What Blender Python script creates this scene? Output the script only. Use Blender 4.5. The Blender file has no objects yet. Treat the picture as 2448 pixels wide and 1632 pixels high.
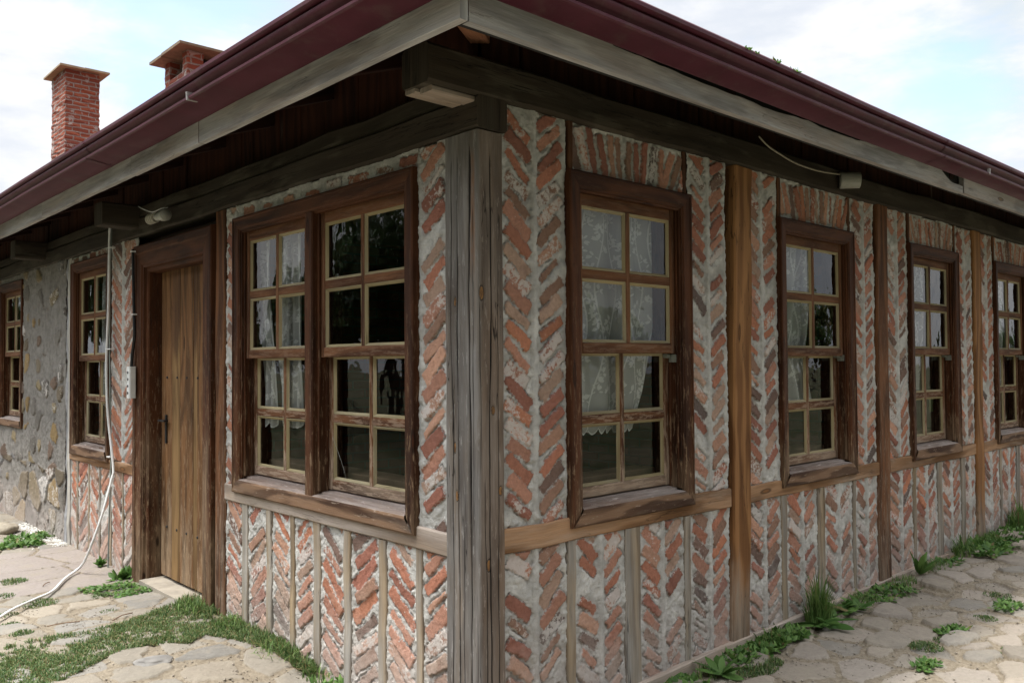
import bpy, bmesh, math, random
import numpy as np
from mathutils import Matrix, Vector
random.seed(7); RS=np.random.RandomState(7)
SC=bpy.context.scene; COL=SC.collection
# ---------------------------------------------------------------- camera
cam=bpy.data.cameras.new('camera'); co=bpy.data.objects.new('camera',cam); COL.objects.link(co)
_fw=Vector((0.6786037,0.73407385,0.02515156)); _r=Vector((0.73440473,-0.6786782,-0.00675303)); _u=Vector((-0.01211259,-0.02305405,0.99966084))
M=Matrix.Identity(4)
for i in range(3): M[i][0]=_r[i]; M[i][1]=_u[i]; M[i][2]=-_fw[i]
CAM=Vector((-2.02303,-2.369287,1.667)); M.translation=CAM; co.matrix_world=M
cam.sensor_width=36; cam.lens=29.925; cam.clip_end=900; cam.clip_start=.05; SC.camera=co
# ---------------------------------------------------------------- light
SUN=Vector((-0.30,0.055,0.95)).normalized()
w=bpy.data.worlds.new('World'); SC.world=w; w.use_nodes=True
SC.view_settings.view_transform='Standard'; SC.view_settings.look='None'; SC.view_settings.exposure=0.78; SC.view_settings.gamma=1
sl=bpy.data.lights.new('sun','SUN'); sl.energy=2.2; sl.angle=math.radians(5); sl.color=(1,.95,.86)
so=bpy.data.objects.new('sun',sl); COL.objects.link(so); so.rotation_euler=SUN.to_track_quat('Z','Y').to_euler()

class NT:
    def __init__(s,nt): s.nt=nt
    def n(s,t,ins=None,**props):
        nd=s.nt.nodes.new('ShaderNode'+t)
        for k,v in props.items(): setattr(nd,k,v)
        for k,v in (ins or {}).items():
            if hasattr(v,'is_linked') or isinstance(v,bpy.types.NodeSocket): s.nt.links.new(v,nd.inputs[k])
            else: nd.inputs[k].default_value=v
        return nd
    def math(s,op,a,b=0.0,c=None,clamp=False):
        ins={0:a,1:b}
        if c is not None: ins[2]=c
        return s.n('Math',ins,operation=op,use_clamp=clamp).outputs[0]
    def ramp(s,x,lo,hi,a=0.0,b=1.0):
        return s.n('MapRange',{0:x,1:lo,2:hi,3:a,4:b},interpolation_type='SMOOTHSTEP').outputs[0]
    def mix(s,f,a,b,mode='MIX'):
        nd=s.n('Mix',None,data_type='RGBA',blend_type=mode)
        for k,v in ((0,f),(6,a),(7,b)):
            if isinstance(v,bpy.types.NodeSocket): s.nt.links.new(v,nd.inputs[k])
            else: nd.inputs[k].default_value=(v if k==0 else (tuple(v)+(1,) if len(v)==3 else v))
        return nd.outputs[2]
    def noise(s,vec,scale,detail=4,rough=.55,dist=0.0):
        return s.n('TexNoise',{'Vector':vec,'Scale':scale,'Detail':detail,'Roughness':rough,'Distortion':dist}).outputs[0]
    def mapv(s,vec,scale,loc=(0,0,0)):
        return s.n('Mapping',{'Vector':vec,'Scale':scale,'Location':loc}).outputs[0]
    def link(s,a,b): s.nt.links.new(a,b)

# world: clear-sky model seen through a bright broken cloud layer
nt=w.node_tree; nt.nodes.clear(); N=NT(nt)
sky=N.n('TexSky',None,sky_type='NISHITA',sun_disc=False,sun_elevation=math.asin(SUN.z),sun_rotation=math.atan2(SUN.x,SUN.y),air_density=1.0,dust_density=1.5)
skyc=N.n('Mix',None,data_type='RGBA',blend_type='MULTIPLY'); skyc.inputs[0].default_value=1
N.link(sky.outputs[0],skyc.inputs[6]); skyc.inputs[7].default_value=(.12,.12,.12,1)
skyadd=N.mix(1.0,skyc.outputs[2],(.20,.28,.40),'ADD')
dirv=N.n('TexCoord').outputs['Generated']
nrm=N.n('VectorMath',{0:dirv},operation='NORMALIZE').outputs[0]
c1=N.noise(N.mapv(nrm,(1,1,2.2)),2.6,7,.55,.3)
c2=N.noise(N.mapv(nrm,(1,1,2.5),(3,1,0)),5.0,6,.6,.2)
def hole(v,r0,r1):
    d=N.n('VectorMath',{0:nrm,1:tuple(Vector(v).normalized())},operation='DISTANCE').outputs['Value']
    d2=N.math('ADD',d,N.math('MULTIPLY',N.math('SUBTRACT',c2,.5),.30))
    return N.ramp(d2,r0,r1,1.0,0.0)
def pix(x,y):
    return _fw+_r*((x-1224)/2034.9)+_u*(-(y-816)/2034.9)
h1=hole(pix(400,55),.03,.13); h2=hole(pix(2230,215),.0,.11); h3=hole(pix(2380,20),.0,.10)
hh=N.math('MAXIMUM',h1,h2)
base=N.ramp(c1,.26,.38,.5,1.0)
cov=N.math('SUBTRACT',1.0,N.math('MULTIPLY',hh,.72),clamp=True)
cov=N.math('MULTIPLY',cov,N.math('MAXIMUM',base,.8))
shade=N.ramp(c2,.35,.65,0.0,1.0)
cl=N.mix(shade,(.47,.50,.55),(.63,.63,.635))
cl=N.mix(N.math('MULTIPLY',h3,.7),cl,(.42,.475,.51))
# the cloud deck is brightest around the veiled sun, high overhead
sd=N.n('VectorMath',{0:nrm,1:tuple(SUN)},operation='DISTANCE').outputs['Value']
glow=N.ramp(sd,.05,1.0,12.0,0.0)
sz=N.n('SeparateXYZ',{0:nrm}).outputs[2]
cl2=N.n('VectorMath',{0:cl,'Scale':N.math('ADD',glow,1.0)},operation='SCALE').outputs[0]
# added bank of unseen sky behind the yard, to darken the walls
dimming=N.ramp(N.n('VectorMath',{0:nrm,1:(-.62,-.78,0)},operation='DOT_PRODUCT').outputs['Value'],-.25,.45,1.0,.42)
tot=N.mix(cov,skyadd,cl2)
tot=N.n('VectorMath',{0:tot,'Scale':dimming},operation='SCALE').outputs[0]
tot=N.mix(N.ramp(sz,-.05,0.0,0.0,1.0),(.10,.10,.08),tot)
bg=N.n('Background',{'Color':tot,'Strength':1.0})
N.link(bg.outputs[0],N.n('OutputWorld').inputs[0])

# ---------------------------------------------------------------- mesh helpers
def tag(o,label=None,cat=None,group=None,kind=None):
    if label: o['label']=label
    if cat: o['category']=cat
    if group: o['group']=group
    if kind: o['kind']=kind
    return o
def empty(name,loc=(0,0,0)):
    o=bpy.data.objects.new(name,None); COL.objects.link(o); o.location=loc; o.empty_display_size=.1; return o
def meshobj(name,V,F,mats,parent=None,uv=None,attrs=None,smooth=False,fm=None):
    """V (n,3); F (m,4) array or list of tuples; uv per loop; attrs name->(type,data)"""
    me=bpy.data.meshes.new(name)
    if isinstance(F,np.ndarray):
        V=np.asarray(V,dtype=np.float32); nF=len(F); k=F.shape[1]
        me.vertices.add(len(V)); me.vertices.foreach_set('co',V.ravel())
        me.loops.add(nF*k); me.loops.foreach_set('vertex_index',F.astype(np.int32).ravel())
        me.polygons.add(nF); me.polygons.foreach_set('loop_start',np.arange(0,nF*k,k,dtype=np.int32))
    else:
        me.from_pydata([tuple(v) for v in V],[],F)
    me.update(calc_edges=True)
    if smooth: me.polygons.foreach_set('use_smooth',np.ones(len(me.polygons),dtype=bool))
    if uv is not None:
        l=me.uv_layers.new(name='UV'); l.data.foreach_set('uv',np.asarray(uv,dtype=np.float32).ravel())
    for k_,(ty,data) in (attrs or {}).items():
        a=me.attributes.new(k_,ty,'POINT')
        if ty=='FLOAT': a.data.foreach_set('value',np.asarray(data,dtype=np.float32).ravel())
        else: a.data.foreach_set('color',np.asarray(data,dtype=np.float32).ravel())
    for m in (mats if isinstance(mats,(list,tuple)) else [mats]): me.materials.append(m)
    if fm is not None: me.polygons.foreach_set('material_index',np.asarray(fm,dtype=np.int32))
    me.validate(); me.update()
    o=bpy.data.objects.new(name,me); COL.objects.link(o)
    if parent: o.parent=parent; o.matrix_parent_inverse=parent.matrix_world.inverted() if False else Matrix.Translation(-parent.location)
    return o
def WP(wall,u,d,z):
    return (u,-d,z) if wall=='R' else (-d,u,z)
class MB:
    """collects timber pieces into one mesh, UV in metres with U along the grain"""
    def __init__(s): s.V=[];s.F=[];s.UV=[];s.M=[]
    def quad(s,pts,uvs,m=0):
        i=len(s.V); s.V+= [tuple(p) for p in pts]; s.F.append(tuple(range(i,i+len(pts)))); s.UV+=uvs; s.M.append(m)
    def beam(s,a,b,w,t,up=(0,0,1),ch=.004,wob=.0015,seg=.25,m=0,jag=0):
        """a->b centre line, w across (side), t along up"""
        a=Vector(a);b=Vector(b);ax=(b-a);L=ax.length;ax.normalize();up=Vector(up);up=(up-ax*up.dot(ax)).normalized();sd=ax.cross(up)
        n=max(1,int(L/seg)); ou,ov=random.uniform(0,40),random.uniform(0,40)
        hw,ht=w/2,t/2; c=min(ch,hw*.4,ht*.4)
        prof=[(-hw+c,-ht),(hw-c,-ht),(hw,-ht+c),(hw,ht-c),(hw-c,ht),(-hw+c,ht),(-hw,ht-c),(-hw,-ht+c)]
        per=[0]
        for i in range(8):
            p,q=prof[i],prof[(i+1)%8]; per.append(per[-1]+math.hypot(p[0]-q[0],p[1]-q[1]))
        base=len(s.V)
        for k in range(n+1):
            f=k/n; P=a+ax*(L*f); jw=random.uniform(-wob,wob); jt=random.uniform(-wob,wob); js=1+random.uniform(-wob,wob)*4
            for (x,y) in prof: s.V.append(tuple(P+sd*(x*js+jw)+up*(y*js+jt)))
        for k in range(n):
            for i in range(8):
                j=(i+1)%8; A=base+k*8
                s.F.append((A+i,A+8+i,A+8+j,A+j)); u0,u1=L*k/n+ou,L*(k+1)/n+ou; v0,v1=per[i]+ov,per[i+1]+ov
                s.UV+=[(u0,v0),(u1,v0),(u1,v1),(u0,v1)]; s.M.append(m)
        for k,fl in ((0,False),(n,True)):
            A=base+k*8; idx=[A+i for i in range(8)]
            if fl: idx=idx[::-1]
            s.F.append(tuple(idx)); s.UV+=[(ou+ (prof[(7-i if fl else i)][0])*.4, ov+prof[(7-i if fl else i)][1]) for i in range(8)]; s.M.append(m)
    def wbeam(s,wall,u0,u1,z0,z1,d0,d1,vert=None,**k):
        """box on a wall; d0<d1 outward. grain along the long side"""
        uc,zc,dc=(u0+u1)/2,(z0+z1)/2,(d0+d1)/2; out=Vector(WP(wall,0,1,0))
        if vert is None: vert=(z1-z0)>(u1-u0)
        if vert: s.beam(WP(wall,uc,dc,z0),WP(wall,uc,dc,z1),u1-u0,d1-d0,up=out,**k)
        else: s.beam(WP(wall,u0,dc,zc),WP(wall,u1,dc,zc),z1-z0,d1-d0,up=out,**k)
    def sweep(s,wall,u0,u1,z0,z1,prof,sides='LTRB',m=0,bprof=None):
        """mitred frame; prof=[(inset,d)...]"""
        out=Vector(WP(wall,0,1,0)).normalized()
        for sd in sides:
            pr=bprof if (sd=='B' and bprof) else prof
            ou,ov=random.uniform(0,40),random.uniform(0,40); acc=0
            for (i0,d0),(i1,d1) in zip(pr[:-1],pr[1:]):
                st=math.hypot(i1-i0,d1-d0)
                b0=bb0=i0;b1=i1
                fb=1.0
                def P(i,d,end):
                    # bottom corners use same inset (scaled when bprof given)
                    if sd=='L': q=(u0+i, z0+(i*(fbk if bprof else 1)) if end==0 else z1-i)
                    elif sd=='R': q=(u1-i, z0+(i*(fbk if bprof else 1)) if end==0 else z1-i)
                    elif sd=='T': q=(u0+i if end==0 else u1-i, z1-i)
                    else: q=(u0+i/(fbk if bprof else 1) if end==0 else u1-i/(fbk if bprof else 1), z0+i)
                    return WP(wall,q[0],d,q[1])
                fbk=(bprof[-1][0]/prof[-1][0]) if bprof else 1
                L=(z1-z0) if sd in 'LR' else (u1-u0)
                s.quad([P(i0,d0,0),P(i0,d0,1),P(i1,d1,1),P(i1,d1,0)],[(ou,ov+acc),(ou+L,ov+acc),(ou+L,ov+acc+st),(ou,ov+acc+st)],m)
                acc+=st
    def build(s,name,mats,parent=None,smooth=False):
        o=meshobj(name,s.V,s.F,mats,parent,uv=s.UV,fm=s.M,smooth=smooth)
        bm=bmesh.new(); bm.from_mesh(o.data); bmesh.ops.recalc_face_normals(bm,faces=bm.faces); bm.to_mesh(o.data); bm.free()
        return o
def tube(pts,r,name,mat,parent=None,n=8,close=False,cap=True):
    P=[Vector(p) for p in pts]
    # catmull-rom
    Q=[]
    for i in range(len(P)-1):
        p0=P[max(0,i-1)];p1=P[i];p2=P[i+1];p3=P[min(len(P)-1,i+2)]
        k=max(2,int((p2-p1).length/.03)); k=min(k,24)
        for j in range(k):
            t=j/k; Q.append(.5*((2*p1)+(-p0+p2)*t+(2*p0-5*p1+4*p2-p3)*t*t+(-p0+3*p1-3*p2+p3)*t**3))
    Q.append(P[-1]); V=[];F=[];up=Vector((.13,.2,.97)).normalized()
    for i,q in enumerate(Q):
        t=(Q[min(i+1,len(Q)-1)]-Q[max(0,i-1)]).normalized(); a=t.cross(up)
        if a.length<.05: a=t.cross(Vector((1,0,0)))
        a.normalize(); b=t.cross(a)
        for j in range(n):
            an=2*math.pi*j/n; V.append(q+a*(r*math.cos(an))+b*(r*math.sin(an)))
    for i in range(len(Q)-1):
        for j in range(n):
            k=(j+1)%n; F.append((i*n+j,i*n+k,(i+1)*n+k,(i+1)*n+j))
    F.append(tuple(range(n))[::-1]); F.append(tuple((len(Q)-1)*n+j for j in range(n)))
    return meshobj(name,V,F,mat,parent,smooth=True)

# ---- numpy value noise
def vnoise(x,y,seed=0):
    xi=np.floor(x).astype(np.int64); yi=np.floor(y).astype(np.int64); fx=x-xi; fy=y-yi
    fx=fx*fx*(3-2*fx); fy=fy*fy*(3-2*fy)
    def h(a,b):
        n=(a*374761393+b*668265263+seed*1442695041)&0xffffffff
        n=((n^(n>>13))*1274126177)&0xffffffff
        n=((n^(n>>16))*2246822519)&0xffffffff
        return ((n>>8)&0xffff)/65535.0
    a=h(xi,yi);b=h(xi+1,yi);c=h(xi,yi+1);d=h(xi+1,yi+1)
    return (a+(b-a)*fx)*(1-fy)+(c+(d-c)*fx)*fy
def fbm(x,y,sc,seed=0,o=4,g=.5):
    r=0;a=1;t=0
    for i in range(o):
        r=r+a*vnoise(x*sc+17.3*i,y*sc+9.1*i,seed+i*7); t+=a; a*=g; sc*=2.03
    return r/t-.5
def sstep(x,a,b):
    t=np.clip((x-a)/(b-a),0,1); return t*t*(3-2*t)
def voro(X,Y,s,seed,jit=.8):
    gx=np.floor(X/s).astype(int); gy=np.floor(Y/s).astype(int); f1=np.full(X.shape,9.);f2=np.full(X.shape,9.);id_=np.zeros(X.shape,int); pts={}
    def hh(a,b,k):
        n=(a*374761393+b*668265263+(seed+k)*1442695041)&0xffffffff; n=((n^(n>>13))*1274126177)&0xffffffff; return (((n^(n>>16))>>8)&0xffff)/65535.
    px1=np.zeros(X.shape);py1=np.zeros(X.shape);cand=[]
    for dx in (-1,0,1):
        for dy in (-1,0,1):
            a=gx+dx;b=gy+dy; px=(a+.5+(hh(a,b,1)-.5)*jit)*s; py=(b+.5+(hh(a,b,2)-.5)*jit)*s
            d=np.hypot(X-px,Y-py); i=(a*7919+b*104729)
            cl=d<f1; f2=np.where(cl,f1,np.minimum(f2,d)); id_=np.where(cl,i,id_); px1=np.where(cl,px,px1);py1=np.where(cl,py,py1); f1=np.where(cl,d,f1)
    return f1,f2,id_,px1,py1
def hsh(i,k): 
    n=(i*2654435761+k*97531)&0xffffffff; n=((n^(n>>15))*2246822519)&0xffffffff; return (((n^(n>>13))>>7)&0xffff)/65535.
def grid_faces(nu,nz,flip=False):
    i=np.arange(nu-1)[None,:]+np.arange(nz-1)[:,None]*nu; i=i.ravel()
    F=np.stack([i,i+1,i+1+nu,i+nu],1)
    return F[:,::-1].copy() if flip else F

# ---------------------------------------------------------------- materials
def newmat(name):
    m=bpy.data.materials.new(name); m.use_nodes=True; nt=m.node_tree; nt.nodes.clear()
    N=NT(nt); out=N.n('OutputMaterial'); return m,N,out
def principled(N,out,col,rough=.8,bump=None,bstr=.5,bdist=.01,spec=.3,metal=0.0,**kw):
    ins={'Base Color':col if isinstance(col,bpy.types.NodeSocket) else tuple(col)+(1,),'Roughness':rough,'Metallic':metal,'Specular IOR Level':spec}
    ins.update(kw)
    if bump is not None:
        ins['Normal']=N.n('Bump',{'Height':bump,'Strength':bstr,'Distance':bdist}).outputs[0]
    p=N.n('BsdfPrincipled',ins); N.link(p.outputs[0],out.inputs[0]); return p
def wood(name,dark,light,grey=(.30,.29,.27),amt=.3,fade=None,rings=.5,crack=.8,knots=True,rough=.78,stainc=None,stain=0.0,gscale=1.0,flake=0.0,postattr=False):
    m,N,out=newmat(name)
    uv=N.n('UVMap',None,uv_map='UV').outputs[0]
    pos=N.n('NewGeometry').outputs['Position']
    sep=N.n('SeparateXYZ',{0:uv}); U,V=sep.outputs[0],sep.outputs[1]
    g=gscale
    low=N.noise(N.mapv(uv,(.9,5,1)),1.0,3,.5)                     # slow warping of the grain
    rg=N.math('ADD',N.math('MULTIPLY',V,70*g),N.math('MULTIPLY',low,26))
    ring=N.math('ADD',N.math('MULTIPLY',N.math('SINE',rg),.5),.5)
    broad=N.noise(N.mapv(uv,(1.1,16*g,1)),1.0,5,.6,.3)
    fine=N.noise(N.mapv(uv,(5,210*g,1)),1.0,4,.65)
    fleck=N.noise(N.mapv(uv,(14,90*g,1)),1.0,5,.7)
    crn=N.noise(N.mapv(uv,(1.6,34*g,1)),1.0,3,.55)
    cr=N.ramp(N.math('ABSOLUTE',N.math('SUBTRACT',crn,.5)),.0,.012,1.0,0.0)
    cr=N.math('MULTIPLY',cr,N.ramp(N.noise(N.mapv(uv,(1.1,6,1)),1.0,2,.5),.48,.6))
    t=N.math('ADD',N.math('MULTIPLY',broad,1.0-rings*.5),N.math('MULTIPLY',ring,rings*.5))
    c=N.mix(N.ramp(t,.28,.72),dark,light)
    tint=N.noise(N.mapv(pos,(1.3,1.3,1.3)),1.0,3,.5)
    c=N.mix(N.ramp(tint,.35,.7,0.0,.35),c,tuple(min(1,x*1.5) for x in light))
    # weathering
    f=N.math('ADD',amt,N.math('MULTIPLY',N.math('SUBTRACT',N.noise(N.mapv(uv,(1.4,9,1),(5,3,0)),1.0,5,.65),.5),1.6))
    if fade:
        z=N.n('SeparateXYZ',{0:pos}).outputs[2]
        f=N.math('ADD',f,N.ramp(z,fade[0],fade[1],fade[2],-fade[3] if len(fade)>3 else -.5))
    f=N.math('MULTIPLY',N.ramp(f,.2,.8),N.math('ADD',.55,N.math('MULTIPLY',fleck,.7)),clamp=True)
    gcol=N.mix(N.ramp(broad,.3,.7),tuple(x*.62 for x in grey),tuple(min(1,x*1.25) for x in grey))
    c=N.mix(f,c,gcol)
    if flake>0:
        fl=N.ramp(N.noise(N.mapv(uv,(9,60,1),(2,8,0)),1.0,6,.75),.60-.12*flake,.64-.1*flake)
        if fade: fl=N.math('MULTIPLY',fl,N.ramp(z,fade[0],fade[1]+.2,1.0,0.1))
        c=N.mix(N.math('MULTIPLY',fl,.75),c,tuple(min(1,x*1.35) for x in grey))
    if stain>0:
        s=N.ramp(N.noise(N.mapv(uv,(1.5,7,1),(9,1,0)),1.0,4,.6),.52,.62)
        c=N.mix(N.math('MULTIPLY',s,stain),c,stainc)
    k=N.math('ADD',.62,N.math('MULTIPLY',fine,.76))
    kc=N.n('CombineColor',{0:k,1:k,2:k}).outputs[0]
    c=N.mix(1.0,c,kc,'MULTIPLY')
    if knots:
        vo=N.n('TexVoronoi',{'Vector':N.mapv(uv,(1.6,6.5,1)),'Scale':1.0,'Randomness':1.0},feature='F1')
        d=N.math('ADD',vo.outputs['Distance'],N.math('MULTIPLY',N.math('SUBTRACT',broad,.5),.08))
        kn=N.ramp(d,.07,.11,1.0,0.0)
        c=N.mix(N.math('MULTIPLY',kn,.8),c,tuple(x*.45 for x in dark))
        c=N.mix(N.ramp(d,.03,.07,.5,0.0),c,(light[0]*.9,light[1]*.65,light[2]*.4))
    c=N.mix(N.math('MULTIPLY',cr,crack),c,(.012,.010,.008))
    b=N.math('ADD',N.math('MULTIPLY',fine,.6),N.math('MULTIPLY',ring,.25*rings))
    b=N.math('SUBTRACT',b,N.math('MULTIPLY',cr,1.2))
    if postattr:
        ka=N.n('Attribute',None,attribute_name='knot').outputs['Fac']; ca=N.n('Attribute',None,attribute_name='crack').outputs['Fac']; ra=N.n('Attribute',None,attribute_name='rawood').outputs['Fac']
        c=N.mix(N.math('MULTIPLY',ra,N.ramp(fleck,.35,.6,.35,1.0)),c,(.22,.115,.06))
        c=N.mix(N.ramp(N.n('SeparateXYZ',{0:pos}).outputs[0],.0,.02,0.0,.55),c,N.mix(1.0,c,(1.08,.84,.66),'MULTIPLY'))
        c=N.mix(N.math('MULTIPLY',N.ramp(ka,.3,.7),.9),c,N.mix(N.ramp(fleck,.4,.6),(.30,.15,.05),(.06,.035,.02)))
        c=N.mix(N.ramp(ca,.15,.8),c,(.012,.010,.009))
    principled(N,out,c,rough,b,.6,.004,spec=.16)
    return m
W_case=wood('stained_casing_wood',(.026,.0095,.0045),(.080,.029,.0115),grey=(.215,.148,.092),amt=.03,fade=(.9,2.0,.46,.48),rings=.5,crack=.6,rough=.65,flake=.45)
W_sill=wood('weathered_sill_wood',(.12,.075,.055),(.24,.17,.13),grey=(.36,.31,.28),amt=.60,rings=.8,crack=.5,gscale=.8,flake=.2)
W_sfront=wood('ringed_sill_board_wood',(.045,.022,.013),(.19,.115,.070),grey=(.24,.185,.14),amt=.22,rings=1.3,crack=.5,gscale=1.1,flake=.1)
W_sash=wood('sash_wood',(.050,.020,.010),(.15,.066,.030),grey=(.30,.225,.165),amt=.10,fade=(.95,1.75,.5,.4),rings=.5,crack=.3,knots=False,flake=.9)
W_putty=wood('glazing_bead_wood',(.21,.165,.085),(.33,.27,.15),grey=(.33,.29,.20),amt=.4,rings=.2,crack=.2,knots=False)
W_post=wood('grey_corner_post_wood',(.068,.053,.043),(.175,.142,.112),grey=(.20,.19,.18),amt=.58,rings=.5,crack=.9,knots=False,gscale=.7,postattr=True,flake=.2)
W_orange=wood('orange_post_wood',(.13,.056,.020),(.28,.140,.056),grey=(.27,.215,.165),amt=.05,fade=(.2,1.3,.65,.25),rings=.9,crack=.7,gscale=.7)
W_brownpost=wood('brown_post_wood',(.055,.024,.012),(.155,.068,.030),grey=(.20,.15,.11),amt=.15,fade=(.3,2.2,.35,.4),rings=.7,crack=.8,flake=.5)
W_rail=wood('rail_wood',(.15,.075,.032),(.34,.20,.11),grey=(.36,.29,.23),amt=.30,rings=1.0,crack=.4,gscale=.6)
W_railL=wood('pale_rail_wood',(.17,.12,.085),(.31,.235,.17),grey=(.34,.29,.25),amt=.6,rings=.6,crack=.3,gscale=.6)
W_lath=wood('lath_wood',(.17,.12,.07),(.31,.235,.15),grey=(.31,.295,.27),amt=.5,rings=.9,crack=.8,gscale=.8,knots=True)
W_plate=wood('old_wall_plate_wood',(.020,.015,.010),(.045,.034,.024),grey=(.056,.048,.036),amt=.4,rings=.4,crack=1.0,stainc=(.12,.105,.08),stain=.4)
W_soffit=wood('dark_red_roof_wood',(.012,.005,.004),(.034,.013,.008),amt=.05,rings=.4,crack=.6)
W_fascia=wood('silvered_fascia_wood',(.26,.215,.185),(.42,.37,.335),grey=(.43,.425,.43),amt=.62,rings=.4,crack=.35,gscale=.8,stainc=(.02,.018,.018),stain=.25)
W_door=wood('door_plank_wood',(.065,.032,.014),(.19,.095,.040),grey=(.27,.195,.125),amt=.10,fade=(.3,1.9,.40,.5),rings=.6,crack=.5,flake=.5,gscale=.6)
W_doory=wood('yellow_plank_wood',(.11,.062,.027),(.255,.155,.068),grey=(.10,.05,.025),amt=-.1,fade=(1.4,2.1,.0,-1.2),rings=.5,crack=.4,gscale=.6)

def simple(name,col,rough=.6,noise=.15,sc=40,bs=.3,spec=.4,metal=0.0):
    m,N,out=newmat(name); pos=N.n('TexCoord').outputs['Object']
    n=N.noise(pos,sc,5,.6); c=N.mix(N.ramp(n,.3,.7),tuple(x*(1-noise) for x in col),tuple(min(1,x*(1+noise)) for x in col))
    principled(N,out,c,rough,n,bs,.003,spec=spec,metal=metal); return m

def wall_mat(name,mortar=(.62,.61,.575),stone=False):
    m,N,out=newmat(name)
    pos=N.n('NewGeometry').outputs['Position']; z=N.n('SeparateXYZ',{0:pos}).outputs[2]
    bc=N.n('Attribute',None,attribute_name='bc').outputs['Color']; sd=N.n('Attribute',None,attribute_name='sd').outputs['Fac']; st=N.n('Attribute',None,attribute_name='st').outputs['Fac']
    n1=N.noise(pos,14,5,.6); n2=N.noise(pos,60,6,.7); n3=N.noise(pos,240,3,.7); n4=N.noise(N.mapv(pos,(1,1,1),(4,2,8)),5,4,.6)
    e=N.math('ADD',sd,N.math('ADD',N.math('MULTIPLY',N.math('SUBTRACT',n2,.5),.026),N.math('MULTIPLY',N.math('SUBTRACT',n3,.5),.012)))
    mask=N.ramp(e,-.0018,.0018,1.0,0.0)
    # brick
    k=N.math('ADD',.55,N.math('MULTIPLY',n2,.9)); kc=N.n('CombineColor',{0:k,1:k,2:k}).outputs[0]
    b=N.mix(1.0,bc,kc,'MULTIPLY')
    b=N.mix(N.ramp(n1,.5,.72,0.0,.5),b,N.mix(.5,b,(.14,.06,.05) if not stone else (.1,.1,.09)))
    b=N.mix(N.math('MULTIPLY',N.ramp(n3,.62,.75),.45),b,(.06,.03,.025))
    smear=N.math('ADD',N.math('MULTIPLY',n2,.6),N.math('MULTIPLY',n1,.5))
    smear=N.math('ADD',smear,N.math('MULTIPLY',N.math('SUBTRACT',st,.5),.35))
    b=N.mix(N.math('MULTIPLY',N.ramp(smear,.61,.69),.85),b,(.66,.62,.58))
    # mortar
    mm=N.mix(N.ramp(n1,.3,.7),tuple(x*.78 for x in mortar),tuple(min(1,x*1.2) for x in mortar))
    mm=N.mix(N.ramp(n4,.42,.66,0.0,.45),mm,(.33,.315,.29))
    pit=N.ramp(n3,.62,.74); mm=N.mix(N.math('MULTIPLY',pit,.7),mm,(.11,.105,.095))
    pit2=N.ramp(n2,.66,.76); mm=N.mix(N.math('MULTIPLY',pit2,.5),mm,(.12,.11,.10))
    pink=N.ramp(N.math('ADD',e,N.math('MULTIPLY',n1,.012)),.006,.02,.16,0.0)
    mm=N.mix(pink,mm,(.40,.27,.22))
    c=N.mix(mask,mm,b)
    # splashed dust near the ground
    du=N.ramp(N.math('ADD',z,N.math('MULTIPLY',N.math('SUBTRACT',n1,.5),.5)),.26,.70,.55,0.0)
    c=N.mix(du,c,(.52,.455,.41))
    # thin dark crack round each brick
    ck=N.math('MULTIPLY',N.ramp(N.math('ABSOLUTE',N.math('SUBTRACT',e,.002)),0.0,.0016,1.0,0.0),N.ramp(n1,.5,.6))
    c=N.mix(N.math('MULTIPLY',ck,.8),c,(.03,.025,.02))
    gp=N.n('Attribute',None,attribute_name='gap').outputs['Fac']
    c=N.mix(N.ramp(gp,.3,.9),c,(.02,.018,.016))
    bh=N.math('ADD',N.math('MULTIPLY',n3,.45),N.math('MULTIPLY',n2,.9))
    bh=N.math('SUBTRACT',bh,N.math('MULTIPLY',ck,.7))
    principled(N,out,c,.95,bh,1.0,.009,spec=.1)
    return m
M_wall=wall_mat('herringbone_brick_and_mortar')
M_stone=wall_mat('rubble_stone_and_cement',(.25,.235,.215),True)
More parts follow.
